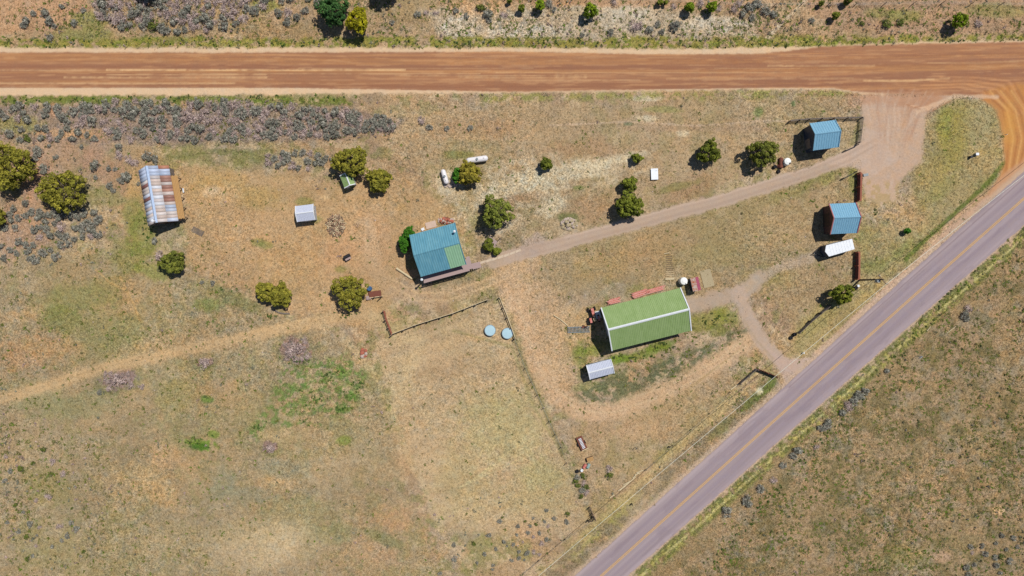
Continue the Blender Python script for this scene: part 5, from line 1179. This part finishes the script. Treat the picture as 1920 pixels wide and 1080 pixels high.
region([(0,840),(110,840),(150,960),(160,1050),(0,1070)], 30, 3.5, 8, 'in the bottom left corner of the field', .3, .3, 1.0)
R1 = 'in the short row close to the lower right side of the paved road'
for u, v, r_ in ((1622,733,9),(1611,742,10),(1600,752,10),(1590,763,10),(1580,774,9),(1604,744,9),(1588,757,8),(1553,790,9),(1549,799,10),(1538,803,8),(1495,845,11),(1486,855,9),(1531,838,8),(1467,872,8),(1449,900,9),(1398,935,11),(1405,945,9),(1362,957,11),(1424,915,9),(1663,696,6)):
    placed.append((u, v, r_)); shrub('s' if rb.random() < .85 else 'd', u, v, r_, 'sagebrush '+R1, 'sagebrush '+R1)
for u, v, r_, k_ in ((1808,590,10,'s'),(1815,578,10,'d'),(1812,599,7,'s')): placed.append((u, v, r_)); shrub(k_, u, v, r_, 'shrub of the dark clump in the upper field beyond the paved road', 'shrub clump beyond the paved road')
region([(1800,1030),(1860,1000),(1925,990),(1925,1080),(1800,1080)], 20, 4, 8, 'at the bottom right corner', .05, .1, .9)
B6 = 'on the pale bank along the top edge'
for u, v, r_, k_ in ((784,29,8,'s'),(800,26,7,'d'),(818,27,7,'d'),(736,44,6,'s'),(855,23,7,'s'),(875,32,7,'s'),(902,18,10,'g'),(914,28,12,'s'),(916,40,7,'s'),(945,30,7,'d'),(1030,10,9,'s'),(1038,20,7,'s'),(1150,5,10,'d'),(1188,50,13,'d'),(1199,50,9,'d'),(1218,58,9,'s'),(1232,46,7,'s'),(1241,60,7,'s'),(1266,50,13,'s'),(1262,14,8,'d'),(1312,10,9,'d'),(1375,20,10,'d'),(1390,28,10,'s'),(1405,16,12,'s'),(1420,10,10,'s'),(1432,24,11,'s'),(1385,8,9,'d'),(1346,18,7,'d'),(1448,28,9,'s'),(1408,34,8,'s'),(1145,62,8,'s'),(1091,66,6,'s'),(1520,40,7,'s'),(1615,45,6,'g'),(1660,46,10,'g'),(1685,44,8,'g'),(1830,46,9,'d')):
    placed.append((u, v, r_)); shrub(k_, u, v, r_, {'s': 'grey green sagebrush ', 'd': 'bare dead shrub ', 'g': 'green bush '}[k_]+B6, {'s': 'sagebrush ', 'd': 'dead shrubs ', 'g': 'green bushes '}[k_]+B6)
# bushlets too many to count: one object
def bushlets(n, seed, r0, r1, cols, prob, name, label):
    g_ = np.random.RandomState(seed); x = g_.uniform(-98, 98, n); y = g_.uniform(-56, 56, n); p = prob(960+x*10, 540-y*10)*(1-samp(flat, x, y)*1.5).clip(0, 1); k = g_.rand(n) < p
    x, y = x[k], y[k]; n = len(x); z = samp(Z, x, y); R = g_.uniform(r0, r1, n); R = np.where(g_.rand(n) < .2, R*1.35, R); nb = 3
    cen = np.stack([x[:, None]+g_.normal(size=(n, nb))*R[:, None]*.42, y[:, None]+g_.normal(size=(n, nb))*R[:, None]*.42, z[:, None]+R[:, None]*g_.uniform(.25, .55, (n, nb))], -1).reshape(-1, 3)
    V, F_, li = leaves(g_, cen, np.repeat(R*.5, nb), 12, .085); cs = np.array([base(c) for c in cols])[g_.randint(len(cols), size=n)]*g_.uniform(.75, 1.25, (n, 1))
    col = cs[li//nb]*np.repeat(g_.uniform(.7, 1.3, (len(V)//3, 1)), 3, 0); tag(link(name, np_mesh(name, V, F_, M_leaf, col.clip(0, .7))), label, kind='stuff')
bushlets(9000, 41, .10, .42, [(112,116,56), (98,106,52), (124,120,62), (116,118,96), (136,132,118), (92,98,60)], lambda u, v: np.where((v-540)*.893+(u-1730)-62 > 0, .8, 0)*sstep(.46, .62, fbm(u, v, 45, 4, 23)), 'low_forbs', 'low olive and grey forbs dotting the field beyond the paved road')
bushlets(16000, 43, .10, .40, [(150,148,128), (128,128,110), (138,128,84), (186,162,152), (170,146,138)], lambda u, v: (np.where(v < 88, .5, 0)+np.where((u < 260) & (v > 780), .35, 0)+np.where((v > 192) & (v < 262) & (u < 740), 3.0, 0)+np.where((u < 230) & (v > 260) & (v < 500), .4, 0)+np.where((u > 560) & (u < 1080) & (v > 930), .22, 0)+np.where((u < 480) & (v > 600), .07, 0)+.02)*sstep(.42, .6, fbm(u, v, 44, 3, 27)), 'low_scrub', 'tiny grey green scrub plants dotting the left fields and the top bank')
GP = [(612,706,18,12),(645,700,14,10),(575,728,18,8),(655,738,16,10),(640,768,14,7),(575,765,16,7),(545,790,40,8),(600,748,16,9),(670,720,14,14),(500,800,30,6),(368,830,34,11),(400,812,16,8),(388,750,16,8),(552,672,30,10),(440,545,40,8),(500,590,20,6),(730,765,5,6),
      (1190,668,60,6),(1240,648,30,6),(1100,690,16,10),(275,430,12,30),(290,495,26,8),(1085,352,16,5),(1640,395,10,12),(1340,600,26,14),(1365,590,16,12),(645,590,30,6)]
def gprob(u, v):
    m = 0*u
    for a, b, c, d in GP: m = np.maximum(m, 1-sstep(.5, 1.35, np.hypot((u-a)/c, (v-b)/d)))
    sd2 = (v-540)*.668*1.0+(u-1730)*.744
    m = np.maximum(m, ((sd2 > 38) & (sd2 < 60))*.42); m = np.maximum(m, ((v > 73) & (v < 88))*.5); m = np.maximum(m, ((v > 178) & (v < 194) & (u < 650))*.5)
    return m*sstep(.42, .56, fbm(u, v, 9, 3, 24))
bushlets(60000, 47, .12, .30, [(88,114,54), (78,104,46), (104,120,60), (100,110,64)], gprob, 'green_weeds', 'bright green weeds in patches and along the road verges')
region([(532,640),(575,640),(578,672),(535,675)], 7, 6, 9, 'of the purple brown mat ringed by green weeds', 1.0, 0, .7)
region([(198,700),(240,698),(252,722),(205,728)], 7, 6, 9, 'of the wide purple brown mat below the two track', 1.0, 0, .7)
# pale stones scattered in the grass
mb = MB(); rg = random.Random(9); 
for i in range(170):
    u, v = rg.uniform(10, 1910), rg.uniform(20, 1070)
    if samp(flat, (u-960)/10, (540-v)/10) > .2: continue
    p = G(u, v); s = rg.uniform(.06, .16); mb.lathe([(s*.6, -s*.3), (s, .02), (s*.6, s*.5), (s*.1, s*.6)], rg.choice((5, 6)), p, Matrix.Rotation(rg.uniform(0, 6), 3, 'Z'))
tag(mb.build('stones', m_stone), 'pale stones scattered over the fields', kind='stuff')
